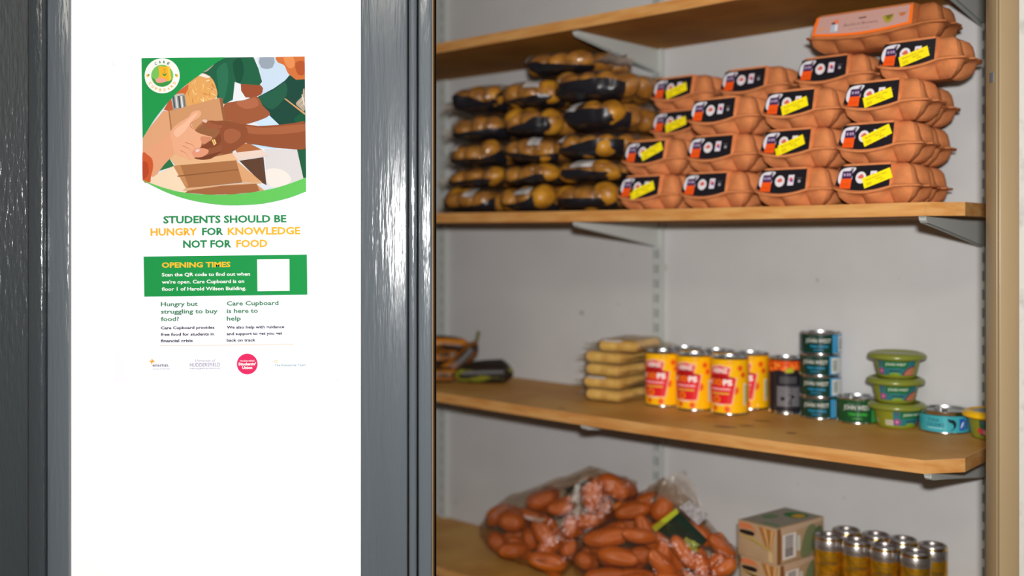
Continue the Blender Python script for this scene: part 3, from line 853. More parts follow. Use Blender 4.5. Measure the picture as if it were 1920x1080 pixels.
# long carton
LL, LW, LH = .232, .100, .064
lb_bm, zf2 = carton_bm(LL, LW, LH, 5, .80)
lc = empty('long_egg_carton', 'long brown egg carton with orange edged pink label on top of the pile', 'egg carton', P(.822, .075, zt(2, .9, .1) + 4 * PX2 + .0012), ANG + .02)
obj('shell', lb_bm, PULP2, lc, ang=60)
pr = Print(4e-5)
x0, x1 = .012, LL * .79
top = LH - zf2 - .0035
bot = lambda u: .0040 - .0090 * math.sin(PI * min(1, u / (LL * .84)))
us = [x0 + (x1 - x0) * i / 16 for i in range(17)]
pr.poly([(u, bot(u)) for u in us] + [(x1, top), (x0 + .006, top)], (242, 112, 28))
us = [x0 + .006 + (x1 - x0 - .012) * i / 16 for i in range(17)]
pr.poly([(u, bot(u) + .0042) for u in us] + [(x1 - .005, top), (x0 + .0115, top)], (188, 148, 140))
pr.poly([(.0445, .0050), (.0570, .0045), (.0580, .0175), (.0460, .0180)], (170, 176, 190)); pr.rect(.0525, .006, .0575, .017, (206, 210, 216))
pr.poly([(.0460, .0180), (.0525, .0178), (.0530, .0225), (.0465, .0215)], (96, 50, 50)); pr.circ(.0550, .0225, .0035, (230, 112, 60), n_=10)
pr.text('Burford Browns', .0680, .0115, .0580, .0052, (112, 84, 74), bold=0, slant=.3)
pr.text('large free range eggs', .078, .0050, .036, .0020, (140, 110, 98), bold=0)
pr.blob([(.092, .0225), (.096, .0245), (.100, .0240), (.104, .0250), (.107, .0225), (.100, .0215)], (110, 84, 78), 2)
pr.blob([(.134, .020), (.137, .013), (.142, .008), (.150, .011), (.153, .022), (.149, .017), (.143, .013), (.139, .020)], (160, 148, 60), 3)
pr.blob([(.161, .020), (.167, .016), (.173, .020), (.167, .0225)], (186, 110, 60), 2); pr.rect(.159, .022, .175, .0226, (150, 110, 100))
pr.blob([(.022, .012), (.028, .0155), (.036, .0145), (.032, .0095)], (200, 148, 110), 2)
pr.build('label', facet(zf2, LH), INKG, lc)

# ------------------------------------------------------------------ tins and tubs
def can_body(r, h, parent, shoulder=.0025, m=TIN, lid=TIND):
    obj('can_body', lathe([(0, .0012), (r * .9, .0012), (r - .001, 0), (r, .0008), (r, .0022), (r - .0012, .0035), (r - .0012, h - .0035), (r, h - .0022), (r, h - .0006), (r - .0008, h), (r - .0018, h - .0006)], 48), m, parent, ang=50)
    prof = [(r - .0018, h - .0006), (r - .0022, h - .0042), (r * .86, h - .0042), (r * .84, h - .0034), (r * .78, h - .0034), (r * .76, h - .0042), (r * .5, h - .0040), (r * .48, h - .0034), (r * .42, h - .0040), (0, h - .0040)]
    obj('can_lid', lathe(prof, 40), lid, parent, ang=50)
def pull_ring(r, h, parent, rot=0):
    bm = bmesh.new()
    n_ = 20
    a = []
    for i in range(n_):
        t_ = 2 * PI * i / n_
        for rr, zz in ((.007, .0012), (.010, .0012), (.010, .0024), (.007, .0024)):
            a.append(bm.verts.new((rr * math.cos(t_), r * .35 + rr * 1.1 * math.sin(t_), h - .0040 + zz)))
    for i in range(n_):
        for j in range(4):
            bm.faces.new((a[i * 4 + j], a[((i + 1) % n_) * 4 + j], a[((i + 1) % n_) * 4 + (j + 1) % 4], a[i * 4 + (j + 1) % 4]))
    add_box(bm, -.004, .004, r * .35 - .016, r * .35 - .006, h - .004, h - .002)
    bmesh.ops.recalc_face_normals(bm, faces=bm.faces)
    for v in bm.verts: v.co = Matrix.Rotation(rot, 3, 'Z') @ v.co
    obj('pull_ring', bm, TIN, parent)
def facecam(pos): return math.atan2(pos[1], pos[0]) - PI / 2       # turns local -y to the camera at the origin

# hoops tins
CR, CHh = .0368, .109
def hoops_label(parent):
    r = CR - .0004; pr = Print(3e-5); full = PI * r
    Yw, Or, Rd, Dk = (250, 186, 14), (238, 96, 22), (222, 34, 40), (176, 24, 26)
    pr.rect(-full, .0035, full, CHh - .0040, Yw)
    def hoop(x, y, q, c=Or): pr.circ(x, y, q, c, n_=16); pr.ring(x, y, q, q * .72, (244, 126, 40), 14); pr.circ(x, y, q * .22, (150, 40, 10), n_=8)
    for x, y, q in ((.0235, .0890, .0062), (.0300, .0760, .0062), (.0130, .0470, .0085), (-.0015, .0110, .0065), (-.027, .0120, .0058), (-.050, .088, .006), (.050, .02, .007)): hoop(x, y, q)
    cx = -.0160
    key = [(-.0300, .0720), (-.0300, .0800), (-.0225, .0905), (0, .0955), (.0215, .0905), (.0175, .0720), (.0330, .0715), (.0240, .0195), (-.0240, .0195), (-.0330, .0715)]
    pr.poly([(cx + x, y) for x, y in key], (240, 190, 170))
    pr.poly([(cx + x * .93, .050 + (y - .050) * .955) for x, y in key], Rd)
    pr.poly([(cx - .020, .0775), (cx, .0812), (cx + .018, .0775), (cx + .017, .0895), (cx, .0925), (cx - .019, .0895)], (228, 96, 96))
    pr.text('HEINZ', cx - .001, .0800, .031, .0085, (250, 236, 230), bold=.03, center=True)
    pr.blob([(cx - .026, .0730), (cx, .0772), (cx + .017, .0735), (cx + .028, .0700), (cx, .0670), (cx - .028, .0690)], Dk, 3)
    pr.text('H', cx - .0245, .0570, .0075, .0095, (250, 240, 236), bold=.05, center=True)
    hoop(cx - .0135, .0620, .0062); hoop(cx - .0020, .0620, .0062)
    pr.text('PS', cx + .0150, .0570, .0175, .0105, (250, 240, 236), bold=.05, center=True)
    pr.rect(cx - .021, .0465, cx + .021, .0515, (232, 110, 118)); pr.text('PASTA HOOPS', cx, .0474, .036, .0026, (250, 226, 226), bold=.02, center=True)
    pr.rect(cx - .0175, .0390, cx + .0175, .0420, (238, 190, 70)); pr.text('in tomato sauce', cx, .0396, .030, .0016, (160, 90, 20), center=True)
    hoop(cx - .0070, .0290, .0082); pr.rect(cx - .010, .0180, cx + .009, .0192, (244, 226, 214))
    pr.rect(.0310, .0180, .0365, .0600, (226, 222, 214))
    for k in range(9): pr.rect(.0318, .0200 + k * .0042, .0357, .0200 + k * .0042 + .0018, (120, 116, 110))
    pr.rect(.0372, .0240, .0405, .0560, (120, 160, 40))
    pr.rect(-.004, .0995, .012, .1008, (206, 130, 10))
    return pr.build('label', on_can(r), INKG, parent, cut=.0035, smooth=True)
h0 = empty('hoops_tin', 'x', 'tin')
can_body(CR, CHh, h0); hoops_label(h0); pull_ring(CR, CHh, h0, .6)
for i, (s_, q_, lb) in enumerate(((.452, .190, 'yellow hoops tin at the left end of the front row, by the wrapped packs'), (.527, .190, 'yellow hoops tin in the middle of the front row'), (.605, .192, 'yellow hoops tin at the right end of the front row, nearest the shelf edge'),
                                  (.455, .264, 'yellow hoops tin in the back row, leftmost lid'), (.531, .264, 'yellow hoops tin in the back row, middle lid'), (.608, .266, 'yellow hoops tin in the back row next to the black tin'))):
    p = P(s_, q_, zt(3, s_, q_) + .0005); rz = facecam(p) - R(4)
    if i == 0: o = h0; o.location = p; o.rotation_euler = (0, 0, rz); o['label'] = lb
    else: o = dup(h0, p, rz, lb)
    o['group'] = 'yellow hoops tins'

# black tin
r, h = .0345, .106
p = P(.688, .262, zt(3, .688, .262) + .0005)
t = empty('black_tin', 'black tin with orange food band and silver lid beside the hoops tins', 'tin', p, facecam(p))
can_body(r, h, t); pull_ring(r, h, t, 2)
pr = Print(3e-5); f_ = PI * (r - .0004)
pr.rect(-f_, .0060, f_, h - .0040, (34, 32, 38)); pr.rect(-f_, .080, f_, h - .0050, (222, 84, 24))
rnd = random.Random(5)
for _ in range(40):
    x = rnd.uniform(-.05, .05); y = rnd.uniform(.082, .096)
    pr.circ(x, y, rnd.uniform(.0018, .0035), rnd.choice([(240, 118, 40), (196, 56, 14), (232, 140, 50)]), n_=8)
pr.blob([(-.03, .079), (-.015, .084), (0, .0815), (.015, .085), (.03, .080), (.03, .076), (-.03, .076)], (34, 32, 38), 3)
pr.blob([(-.002, .080), (.004, .088), (.012, .088), (.014, .081), (.006, .079)], (170, 170, 30), 3)
for k in range(5): pr.rect(-.012, .0700 - k * .0026, .020, .0700 - k * .0026 + .0009, (112, 110, 114))
pr.rect(-.018, .014, .026, .054, (74, 72, 78))
for k in range(11): pr.rect(-.016, .0165 + k * .0034, rnd.uniform(.002, .010), .0165 + k * .0034 + .0012, (150, 148, 152))
for k in range(7): pr.rect(.011, .0175 + k * .0050, .024, .0175 + k * .0050 + .0016, (140, 138, 142))
pr.circ(-.006, .030, .004, (26, 24, 28), n_=10); pr.circ(.012, .034, .003, (26, 24, 28), n_=10)
pr.build('label', on_can(r - .0004), INKG, t, cut=.0035, smooth=True)

# fish tins
def fish_label(r, h, parent, base, edge, second, sub, cx=-.008, panel=None):
    pr = Print(3e-5); f_ = PI * r
    pr.rect(-f_, .0030, f_, h - .0030, edge)
    pr.rect(-.062, .0032, cx + .0275, h - .0032, base)
    pr.text('JOHN WEST', cx, h * .56, .048, h * .185, (214, 216, 208), bold=.01, center=True)
    pr.rect(cx - .017, h * .72 + .003, cx - .004, h * .72 + .0036, (150, 156, 150))
    pr.text(sub, cx + .002, h * .33, .034, h * .11, second, bold=.03, center=True)
    pr.rect(cx - .008, h * .20, cx + .010, h * .20 + .0012, second)
    if panel:
        a, b = panel
        pr.rect(a, .005, b, h - .006, (206, 208, 206))
        for k in range(5): pr.rect(a + .003 + k * .0022, .009, a + .003 + k * .0022 + .0012, h - .010, (92, 110, 96))
    return pr.build('label', on_can(r), INKG, parent, cut=.004, smooth=True)
TR, THh = .0385, .0398
tins = []
for k, (dr_, pn, lb) in enumerate(((0, (.030, .052), 'dark green and blue fish tin at the bottom of the four tin stack'), (-.04, (.0235, .052), 'dark green and blue fish tin, second from the bottom of the stack'),
                                   (-.05, (.0235, .052), 'dark green and blue fish tin, third from the bottom, below the top one'), (.07, (.034, .052), 'dark green and blue fish tin with bright blue rim on top of the stack'))):
    p = P(.762, .255, zt(3, .76, .25) + .0005 + k * THh); p = p + Vector(((0, .0005, -.0005, .001)[k], 0, 0))
    t = empty('fish_tin', lb, 'tin', p, facecam(p) + dr_, group='stack of four fish tins')
    can_body(TR, THh, t)
    fish_label(TR - .0004, THh, t, (14, 52, 40), (60, 142, 190), (40, 150, 200), 'TUNA CHUNKS', panel=pn)
p = P(.838, .250, zt(3, .838, .25) + .0005)
t = empty('fish_tin', 'single green fish tin between the tin stack and the tubs', 'tin', p, facecam(p))
can_body(.0385, .0455, t); pull_ring(.0385, .0455, t, 1)
fish_label(.0385 - .0004, .0455, t, (20, 72, 40), (56, 140, 66), (60, 180, 60), 'TUNA CHUNKS', cx=-.002)
# turquoise tin
r, h = .0425, .0375
p = P(.994, .254, zt(3, .994, .25) + .0005)
t = empty('fish_tin', 'low turquoise fish tin with silver lid near the right jamb', 'tin', p, facecam(p))
can_body(r, h, t); pull_ring(r, h, t, .5)
pr = Print(3e-5); f_ = PI * (r - .0004)
pr.rect(-f_, .0022, f_, h - .0075, (60, 160, 172))
pr.text('TUNA', -.019, .0200, .020, .0058, (40, 90, 104), bold=.02, center=True); pr.text('CHUNKS', -.016, .0120, .030, .0058, (40, 90, 104), bold=.02, center=True)
pr.rect(-.030, .0085, -.004, .0092, (200, 226, 226))
pr.blob([(.0045, .0255), (.010, .0245), (.0150, .0235), (.0185, .018), (.0170, .011), (.0125, .007), (.0165, .0075), (.0080, .0058), (.0130, .0090), (.0140, .014), (.0110, .0185), (.0065, .0200)], (24, 40, 50), 3)
pr.poly([(.024, .0060), (.0345, .0060), (.0345, .0260), (.024, .0260)], (40, 90, 180)); pr.blob([(.0265, .010), (.029, .018), (.0325, .021), (.031, .015), (.028, .011)], (230, 236, 244), 2)
pr.rect(.0360, .008, .0420, .024, (60, 90, 150))
pr.build('label', on_can(r - .0004), INKG, t, cut=.0045, smooth=True)

# tubs
OLV = mat('olive_green_plastic', (134, 138, 40), .4, spec=.4, rgb2=(126, 130, 36), nscale=8)
OLVT = mat('olive_translucent_plastic', (122, 130, 50), .25, spec=.5)
YEL = mat('yellow_plastic_lid', (236, 184, 20), .35)
def tub(parent, lid_m, rim_r, h, top_r=.041, bot_r=.033, panel=None):
    obj('tub_body', lathe([(0, .001), (bot_r - .004, .001), (bot_r - .002, 0), (bot_r, .002), (bot_r + .001, .006), (top_r - .001, h - .012), (top_r, h - .009), (top_r, h - .006), (0, h - .006)], 48), OLV, parent, ang=50)
    obj('tub_lid', lathe([(top_r - .002, h - .012), (rim_r - .004, h - .012), (rim_r - .001, h - .0105), (rim_r, h - .008), (rim_r - .0012, h - .0045), (rim_r - .006, h - .0012), (rim_r - .010, h), (rim_r - .013, h - .0006), (rim_r - .015, h - .0026), (0, h - .0026)], 56), lid_m, parent, ang=60)
def tub_label(parent, h, top_r, bot_r, off, arc=True):
    pr = Print(3e-5); r = (top_r + bot_r) / 2 + .0003
    def mp(u, v, l):
        rr = bot_r + .001 + (v - .006) / (h - .018) * (top_r - .002 - bot_r) + .0006 + l
        a = u / r
        return Vector((rr * math.sin(a), -rr * math.cos(a), v))
    y0, y1 = .0062, h - .0135
    pr.poly([(off - .032, y0), (off + .036, y0), (off + .036, y1), (off - .032, y1)], (40, 112, 118))
    pr.poly([(off - .020, (y0 + y1) / 2), (off + .020, (y0 + y1) / 2), (off + .022, y1), (off - .020, y1)], (28, 104, 60))
    pr.text('JOHN WEST', off + .001, y1 - .0078, .034, .0046, (212, 220, 206), bold=.01, center=True)
    pr.blob([(off - .010, y0), (off - .006, y0 + .004), (off + .006, y0 + .004), (off + .010, y0)], (120, 150, 40), 2)
    pr.rect(off - .010, y0 + .0065, off + .010, y0 + .0085, (28, 60, 60))
    pr.circ(off - .0255, y0 + .0065, .0058, (150, 60, 120), n_=16); pr.circ(off - .0255, y0 + .0065, .0030, (190, 120, 160), n_=10)
    pr.circ(off - .0255, y1 - .004, .0036, (70, 90, 110), n_=12)
    if arc:
        pr.blob([(off + .014, y0 + .0005), (off + .017, y0 + .008), (off + .024, y0 + .014), (off + .034, y0 + .016), (off + .034, y0 + .0005)], (110, 40, 70), 3)
        pr.blob([(off + .0165, y0 + .0008), (off + .019, y0 + .007), (off + .025, y0 + .012), (off + .034, y0 + .014), (off + .034, y0 + .0008)], (176, 112, 84), 3)
    return pr, mp
TBH = .0445
for k, (dx, off, lb) in enumerate(((.0010, .026, 'olive green lidded tub at the bottom of the tub stack, label turned to the right'), (-.0015, .004, 'olive green lidded tub in the middle of the tub stack'), (.0010, -.003, 'olive green lidded tub on top of the tub stack'))):
    p = P(.913, .242, zt(3, .913, .24) + .0005 + k * (TBH - .0005)) + Vector((dx, 0, 0))
    t = empty('food_tub', lb, 'tub', p, facecam(p), group='stack of three olive tubs')
    tub(t, OLVT, .0505, TBH)
    pr, mp = tub_label(t, TBH, .041, .033, off)
    if k == 0:
        pr.rect(-.020, .0065, -.006, .0155, (206, 200, 180))
        for j in range(4): pr.rect(-.019, .008 + j * .0018, -.007, .0088 + j * .0018, (120, 110, 90))
    pr.build('label', mp, INKG, t, cut=.004, smooth=True)
p = P(1.080, .232, zt(3, 1.08, .24) + .0005)
t = empty('food_tub', 'tub with a yellow lid cut off by the cream jamb', 'tub', p, facecam(p))
tub(t, YEL, .0475, .046, .039, .032)
obj('lid_disc', lathe([(.030, .0436), (.030, .0443), (0, .0443)], 32), mat('blue_grey_lid_disc', (96, 120, 130), .3), t)
pr, mp = tub_label(t, .046, .039, .032, .012, False)
pr.items[0] = (pr.items[0][0], pr.items[0][1], lin((34, 92, 64)), pr.items[0][3])
pr.circ(-.006, .0115, .0065, (236, 190, 30), n_=14); pr.circ(-.020, .014, .005, (190, 60, 60), n_=12)
pr.build('label', mp, INKG, t, cut=.004, smooth=True)

# ------------------------------------------------------------------ bananas
def banana(name_mat, L_, bend, r, loc, rot, label, stem=True):
    root = empty('banana', label, 'banana', loc, 0, group='overripe bananas')
    root.rotation_euler = rot
    n_ = 26; bm = bmesh.new(); rings = []
    R0 = L_ / bend
    def cen(t_):
        a = (t_ - .5) * bend
        return Vector((R0 * math.sin(a), 0, R0 * (1 - math.cos(a))))
    for i in range(n_ + 1):
        t_ = i / n_
        a = (t_ - .5) * bend
        c = cen(t_); tx = Vector((math.cos(a), 0, math.sin(a))); nz_ = Vector((-math.sin(a), 0, math.cos(a)))
        if t_ < .10: rr = r * (.22 + .55 * (t_ / .10) ** .8)
        elif t_ > .86: rr = r * (.24 + .76 * (1 - ((t_ - .86) / .14)) ** .75)
        else: rr = r * (.77 + .23 * math.sin(PI * min(1, (t_ - .10) / .5) * .5 + (0)))
        rg = []
        for j in range(20):
            b = 2 * PI * j / 20
            k = 1 + .06 * math.cos(5 * b)
            rg.append(bm.verts.new(c + (nz_ * math.sin(b) * .92 + Vector((0, 1, 0)) * math.cos(b)) * rr * k))
        rings.append(rg)
    for a, b in zip(rings, rings[1:]):
        for i in range(20): bm.faces.new((a[i], a[(i + 1) % 20], b[(i + 1) % 20], b[i]))
    bm.faces.new(rings[0]); bm.faces.new(rings[-1][::-1])
    bmesh.ops.recalc_face_normals(bm, faces=bm.faces)
    obj('skin', bm, name_mat, root, ang=70)
    if stem:
        a = .5 * bend; c = cen(1.0); tx = Vector((math.cos(a), 0, math.sin(a)))
        bm = bmesh.new(); prev = None
        for i in range(6):
            t_ = i / 5; cc = c + tx * (t_ * .026 - .003) + Vector((0, 0, .006 * t_ * t_))
            rg = [bm.verts.new(cc + (Vector((-math.sin(a), 0, math.cos(a))) * math.sin(2 * PI * j / 10) + Vector((0, 1, 0)) * math.cos(2 * PI * j / 10)) * (r * .26 * (1 - .3 * t_ + .5 * max(0, t_ - .7)))) for j in range(10)]
            if prev:
                for j in range(10): bm.faces.new((prev[j], prev[(j + 1) % 10], rg[(j + 1) % 10], rg[j]))
            else: bm.faces.new(rg)
            prev = rg
        bm.faces.new(prev[::-1])
        bmesh.ops.recalc_face_normals(bm, faces=bm.faces)
        obj('stem', bm, STEM, root)
    bm = bmesh.new(); bmesh.ops.create_icosphere(bm, subdivisions=1, radius=r * .24)
    o = obj('tip', bm, mat('black_banana_tip', (34, 26, 20), .8), root); o.location = cen(0)
    return root
ZS3 = CAMH + zt(3, -.05, .2)
banana(BAN_G, .138, .35, .0235, (-.066, 2.475, ZS3 + .0225), (R(92), R(-1), R(4)), 'green and black overripe banana lying at the front of the bunch, blunt end right', False)
banana(BAN_G, .132, .35, .0215, (-.070, 2.520, ZS3 + .0255), (R(88), R(-3), R(2)), 'darker green and black banana lying behind the front one', False)
banana(BAN_O, .130, .95, .0200, (-.1270, 2.500, ZS3 + .0440), (0, R(-36), R(6)), 'orange brown banana curving upright with its stem in the air')
banana(BAN_O, .150, .6, .0200, (-.172, 2.530, ZS3 + .088), (R(180), R(2), R(2)), 'dark spotted banana on top of the bunch, its tip pointing right', False)
banana(BAN_O, .130, .6, .0180, (-.185, 2.540, ZS3 + .052), (R(70), R(-6), R(-6)), 'brown banana in the middle of the bunch beside the grey frame', False)
banana(BAN_O, .130, .6, .0180, (-.190, 2.480, ZS3 + .018), (R(88), 0, R(4)), 'dark brown banana at the bottom left of the bunch', False)

# ------------------------------------------------------------------ wrapped packs of ridged yellow food
def pack_block():
    bm = bmesh.new(); Lx, Ly, Hh = .082, .112, .0215
    n_ = 150
    per = []
    tot = 2 * (Lx + Ly)
    for i in range(n_ * 2):
        d_ = i / (n_ * 2) * tot
        if d_ < Lx: x, y, nx, ny = d_, 0, 0, -1
        elif d_ < Lx + Ly: x, y, nx, ny = Lx, d_ - Lx, 1, 0
        elif d_ < 2 * Lx + Ly: x, y, nx, ny = Lx - (d_ - Lx - Ly), Ly, 0, 1
        else: x, y, nx, ny = 0, Ly - (d_ - 2 * Lx - Ly), -1, 0
        per.append((x - Lx / 2, y - Ly / 2, nx, ny, d_))
    rings = []
    for z, ins in ((0, .006), (.003, .0015), (.008, 0), (.0135, 0), (.0185, .0015), (Hh, .006)):
        rg = []
        for x, y, nx, ny, d_ in per:
            w_ = .0016 * math.sin(2 * PI * d_ / .0062)
            cx = min(1, max(-1, x / (Lx / 2))); 
            rg.append(bm.verts.new((x * (1 - ins / (Lx / 2)) + nx * w_, y * (1 - ins / (Ly / 2)) + ny * w_, z)))
        rings.append(rg)
    for a, b in zip(rings, rings[1:]):
        for i in range(len(a)): bm.faces.new((a[i], a[(i + 1) % len(a)], b[(i + 1) % len(a)], b[i]))
    bm.faces.new(rings[0][::-1]); bm.faces.new(rings[-1])
    return bm
def pillow_film(Lx, Ly, Hh, seed, fin=.022, side='x'):
    """flow-wrap bag: pillow with two flat crimped fins"""
    bm = bmesh.new(); nx, ny = 26, 16; grid = {}
    for sgn in (1, -1):
        for i in range(nx + 1):
            for j in range(ny + 1):
                u = -1 + 2 * i / nx; v = -1 + 2 * j / ny
                X = u * (Lx / 2 + fin); Y = v * (Ly / 2 + .004)
                ux = min(1, max(0, (Lx / 2 + .004 - abs(X)) / .010)); vy = min(1, max(0, (1 - abs(v)) / .12))
                hgt = (sm(ux) ** .6) * (vy ** .5)
                nzv = noise.noise(Vector((X * 40 + seed, Y * 40, sgn * 3)))
                Z = Hh / 2 + sgn * hgt * (Hh / 2 + .0008) + (1 - sm(ux)) * .004 * noise.noise(Vector((X * 60, Y * 45, seed))) + nzv * .0008
                if abs(X) > Lx / 2: X += .004 * noise.noise(Vector((Y * 90, seed, sgn)))
                grid[sgn, i, j] = bm.verts.new((X, Y, Z))
        for i in range(nx):
            for j in range(ny):
                q = (grid[sgn, i, j], grid[sgn, i + 1, j], grid[sgn, i + 1, j + 1], grid[sgn, i, j + 1])
                bm.faces.new(q if sgn == 1 else q[::-1])
    return bm
pk0 = None
PKL = ('bottom', 'second from bottom', 'middle', 'second from top', 'top')
for k in range(5):
    p = P(.335 + (.004, -.004, .006, .002, .034)[k], .190, zt(3, .33, .2) + .001 + k * .0262)
    rz = ANG + (0, .10, -.06, .05, .16)[k]
    lb = 'clear wrapped pack of ridged yellow food, %s of the stack of five' % PKL[k]
    t = empty('wrapped_food_pack', lb, 'food pack', p, rz, group='stack of wrapped yellow food packs')
    if pk0 is None: pk0 = obj('food_block', pack_block(), NOOD, t, ang=50); pk0.location = (0, 0, .0018)
    else:
        c = pk0.copy(); C.objects.link(c); c.parent = t
    obj('wrapper', pillow_film(.088, .118, .0255, k * 7.3, .024 if k < 4 else .034), FILM3, t, ang=80)
    if k in (1, 4):
        bm = bmesh.new(); add_box(bm, -.030, .012, -.0605, -.0600, .0215, .0250); 
        obj('paper_label', bm, TAGW, t, smooth=False)

# ------------------------------------------------------------------ potato bags
def pot_mesh(seed, a, b, c):
    bm = bmesh.new(); bmesh.ops.create_icosphere(bm, subdivisions=3, radius=1)
    for v in bm.verts:
        k = 1 + .10 * noise.noise(v.co * 1.3 + Vector((seed * 5.1, 0, 0)))
        v.co = Vector((v.co.x * a, v.co.y * b, v.co.z * c)) * k
    return bm
PM = [obj('potato', pot_mesh(i, .034 + .003 * (i % 3), .0275, .025 + .001 * i), POTATO, None, ang=180) for i in range(4)]
def spow(x, e): return math.copysign(abs(x) ** e, x)
def potato_bag(s0, s1, q0, q1, z0, h, seed, label, tail=0, tag_u=None, rot=0, tilt=0, band=(.06, .55, -.95, -.02)):
    rnd = random.Random(seed)
    a, b = (s1 - s0) / 2, (q1 - q0) / 2
    root = empty('potato_bag', label, 'bag of potatoes', P((s0 + s1) / 2, (q0 + q1) / 2, z0), ANG + rot, group='clear bags of potatoes')
    root.rotation_euler = (0, tilt, ANG + rot)
    def F(th, ph, k=1.0):
        ct, st = math.cos(th), math.sin(th); cp, sp = math.cos(ph), math.sin(ph)
        x = a * spow(cp, .55) * spow(ct, .6); y = b * spow(cp, .55) * spow(st, .6); z = (h / 2) * spow(sp, .7)
        n1 = noise.noise(Vector((x * 24 + seed * 3.7, y * 24, z * 30)))
        n2 = noise.noise(Vector((x * 70 + seed, y * 70, z * 90)))
        kk = k * (1 + .09 * n1 + .045 * n2)
        z2 = z * kk + h / 2
        return Vector((x * kk, y * kk, max(z2, .0012)))
    bm = bmesh.new(); nu, nv = 56, 22; rings = []
    for j in range(1, nv):
        ph = -PI / 2 + PI * j / nv
        rings.append([bm.verts.new(F(2 * PI * i / nu, ph)) for i in range(nu)])
    for A, B in zip(rings, rings[1:]):
        for i in range(nu): bm.faces.new((A[i], A[(i + 1) % nu], B[(i + 1) % nu], B[i]))
    v0 = bm.verts.new(F(0, -PI / 2)); v1 = bm.verts.new(F(0, PI / 2))
    for i in range(nu):
        bm.faces.new((v0, rings[0][(i + 1) % nu], rings[0][i])); bm.faces.new((v1, rings[-1][i], rings[-1][(i + 1) % nu]))
    obj('bag_film', bm, FILM, root, ang=180)
    if tail:      # gathered
        bm = bmesh.new()
        # neck fanning out past one end
        sg = math.copysign(1, tail); n_ = 14; prev = None
        for i in range(8):
            t_ = i / 7; X = sg * (a * .86 + abs(tail) * t_)
            wd = .010 + .030 * t_ ** 1.5 + (.02 if i == 0 else 0)
            rg = []
            for j in range(n_):
                v_ = j / (n_ - 1) * 2 - 1
                rg.append(bm.verts.new((X + .006 * noise.noise(Vector((v_ * 5, seed, i))), -b * .35 + v_ * wd, h * .45 + .012 * t_ * math.sin(v_ * 9 + seed) + .01 * noise.noise(Vector((v_ * 4, i * .8, seed))))))
            if prev:
                for j in range(n_ - 1): bm.faces.new((prev[j], prev[j + 1], rg[j + 1], rg[j]))
            prev = rg
        obj('bag_neck', bm, CRUMP, root, ang=180)
    # potatoes, one bed filling the bag
    nx = max(2, round(2 * a / .056)); ny = max(2, round(2 * b / .062))
    for i in range(nx):
        for j in range(ny):
            c = PM[rnd.randrange(4)].copy(); C.objects.link(c); c.parent = root
            fx = (i + .5) / nx * 2 - 1; fy = (j + .5) / ny * 2 - 1
            k = min(1.0, (h - .004) / .056)
            c.location = (fx * (a - .006) * .93 + rnd.uniform(-.004, .004), fy * (b - .004) * .95 + rnd.uniform(-.003, .003), h / 2 + rnd.uniform(-.004, .006) * (1 if h > .05 else .3))
            sz = rnd.uniform(.84, 1.04)
            c.scale = (sz * min(1, (2 * a / nx) / .062), sz * .98, sz * k)
            c.rotation_euler = (rnd.uniform(-.3, .3), rnd.uniform(-.35, .35), rnd.choice([0, PI / 2, .4, -.5]) + rnd.uniform(-.2, .2))
    # black printed band on the lower front of the film
    def patch(name, t0, t1, p0, p1, m, k=1.015, nn=16, wob=.25, sub=0):
        bm = bmesh.new(); g = []; knots = [rnd.uniform(-.5, .55) for _ in range(5)]
        for i in range(nn + 1):
            col = []
            for j in range(7):
                th = t0 + (t1 - t0) * i / nn
                kn = i / nn * 3.0; k0 = int(min(kn, 2.999)); fr_ = min(1, max(0, (kn - k0 - .12) / .76))
                top_ = p1 + wob * ((knots[k0]) * (1 - fr_) + knots[k0 + 1] * fr_)
                ph = p0 + (top_ - p0) * j / 6
                col.append(bm.verts.new(F(th, ph, k) + Vector((0, -.0006, 0))))
            g.append(col)
        for i in range(nn):
            for j in range(6): bm.faces.new((g[i][j], g[i + 1][j], g[i + 1][j + 1], g[i][j + 1]))
        return obj(name, bm, m, root, ang=180)
    w_ = rnd.uniform(.78, .95)
    c_ = -PI / 2 + rnd.uniform(-.12, .12)
    patch('printed_band', c_ - 1.15 * w_, c_ + 1.35 * w_, -1.15, rnd.uniform(-.28, .02), BAND, wob=.6, nn=30)
    if tag_u is not None:
        patch('paper_tag', -PI / 2 + tag_u - .16, -PI / 2 + tag_u + .20, .15, .95, TAGW, k=1.03, nn=6, wob=.1)
    return root
zb = zt(2, .1, .1) + .0008
CO = [(-.022, .132), (.134, .288), (.290, .452)]
hs = [.056, .046, .056, .060, .062]
ordn = ['bottom', 'second', 'third', 'fourth', 'fifth']
coln = ['left', 'middle', 'right']
z_ = zb
for k in range(5):
    for c_ in range(3):
        s0, s1 = CO[c_]
        jig = ((-.012, .004, 0), (-.004, .004, 0), (.008, .0, .008), (.006, .004, .018), (.004, .0, .004))[k][c_]
        e1 = .0
        if k == 4 and c_ == 2: s0, s1 = s0 - .012, s1 + .0
        hh = hs[k] - (.004 if k == 4 and c_ == 1 else 0)
        lb = 'clear bag of potatoes with black print, %s layer of the %s pile' % (ordn[k], coln[c_])
        if k == 4 and c_ == 2: lb += ', white tag'
        s1_ = min(s1 + jig, .456) if k < 3 else s1 + jig * .3
        potato_bag(s0 + jig, s1_, .012 + .004 * (k % 2), .262, z_, hh - .0006, 20 + k * 3 + c_, lb, tail=(-.050 if c_ == 0 else 0),
                   tilt=random.Random(k * 7 + c_).uniform(-.045, .045) if k else 0, tag_u=[.25, .15, None, -.35, None, .1, -.3, .3, -.4, None, None, -.3, None, .2, -.55][(k * 3 + c_)], rot=random.Random(k * 5 + c_ + 90).uniform(-.09, .09))
    z_ += hs[k]
potato_bag(.195, .372, .030, .230, z_ + .0002, .050, 61, 'clear bag of potatoes lying alone on top of the bag pile under the shelf', tail=.060, tag_u=-.7)
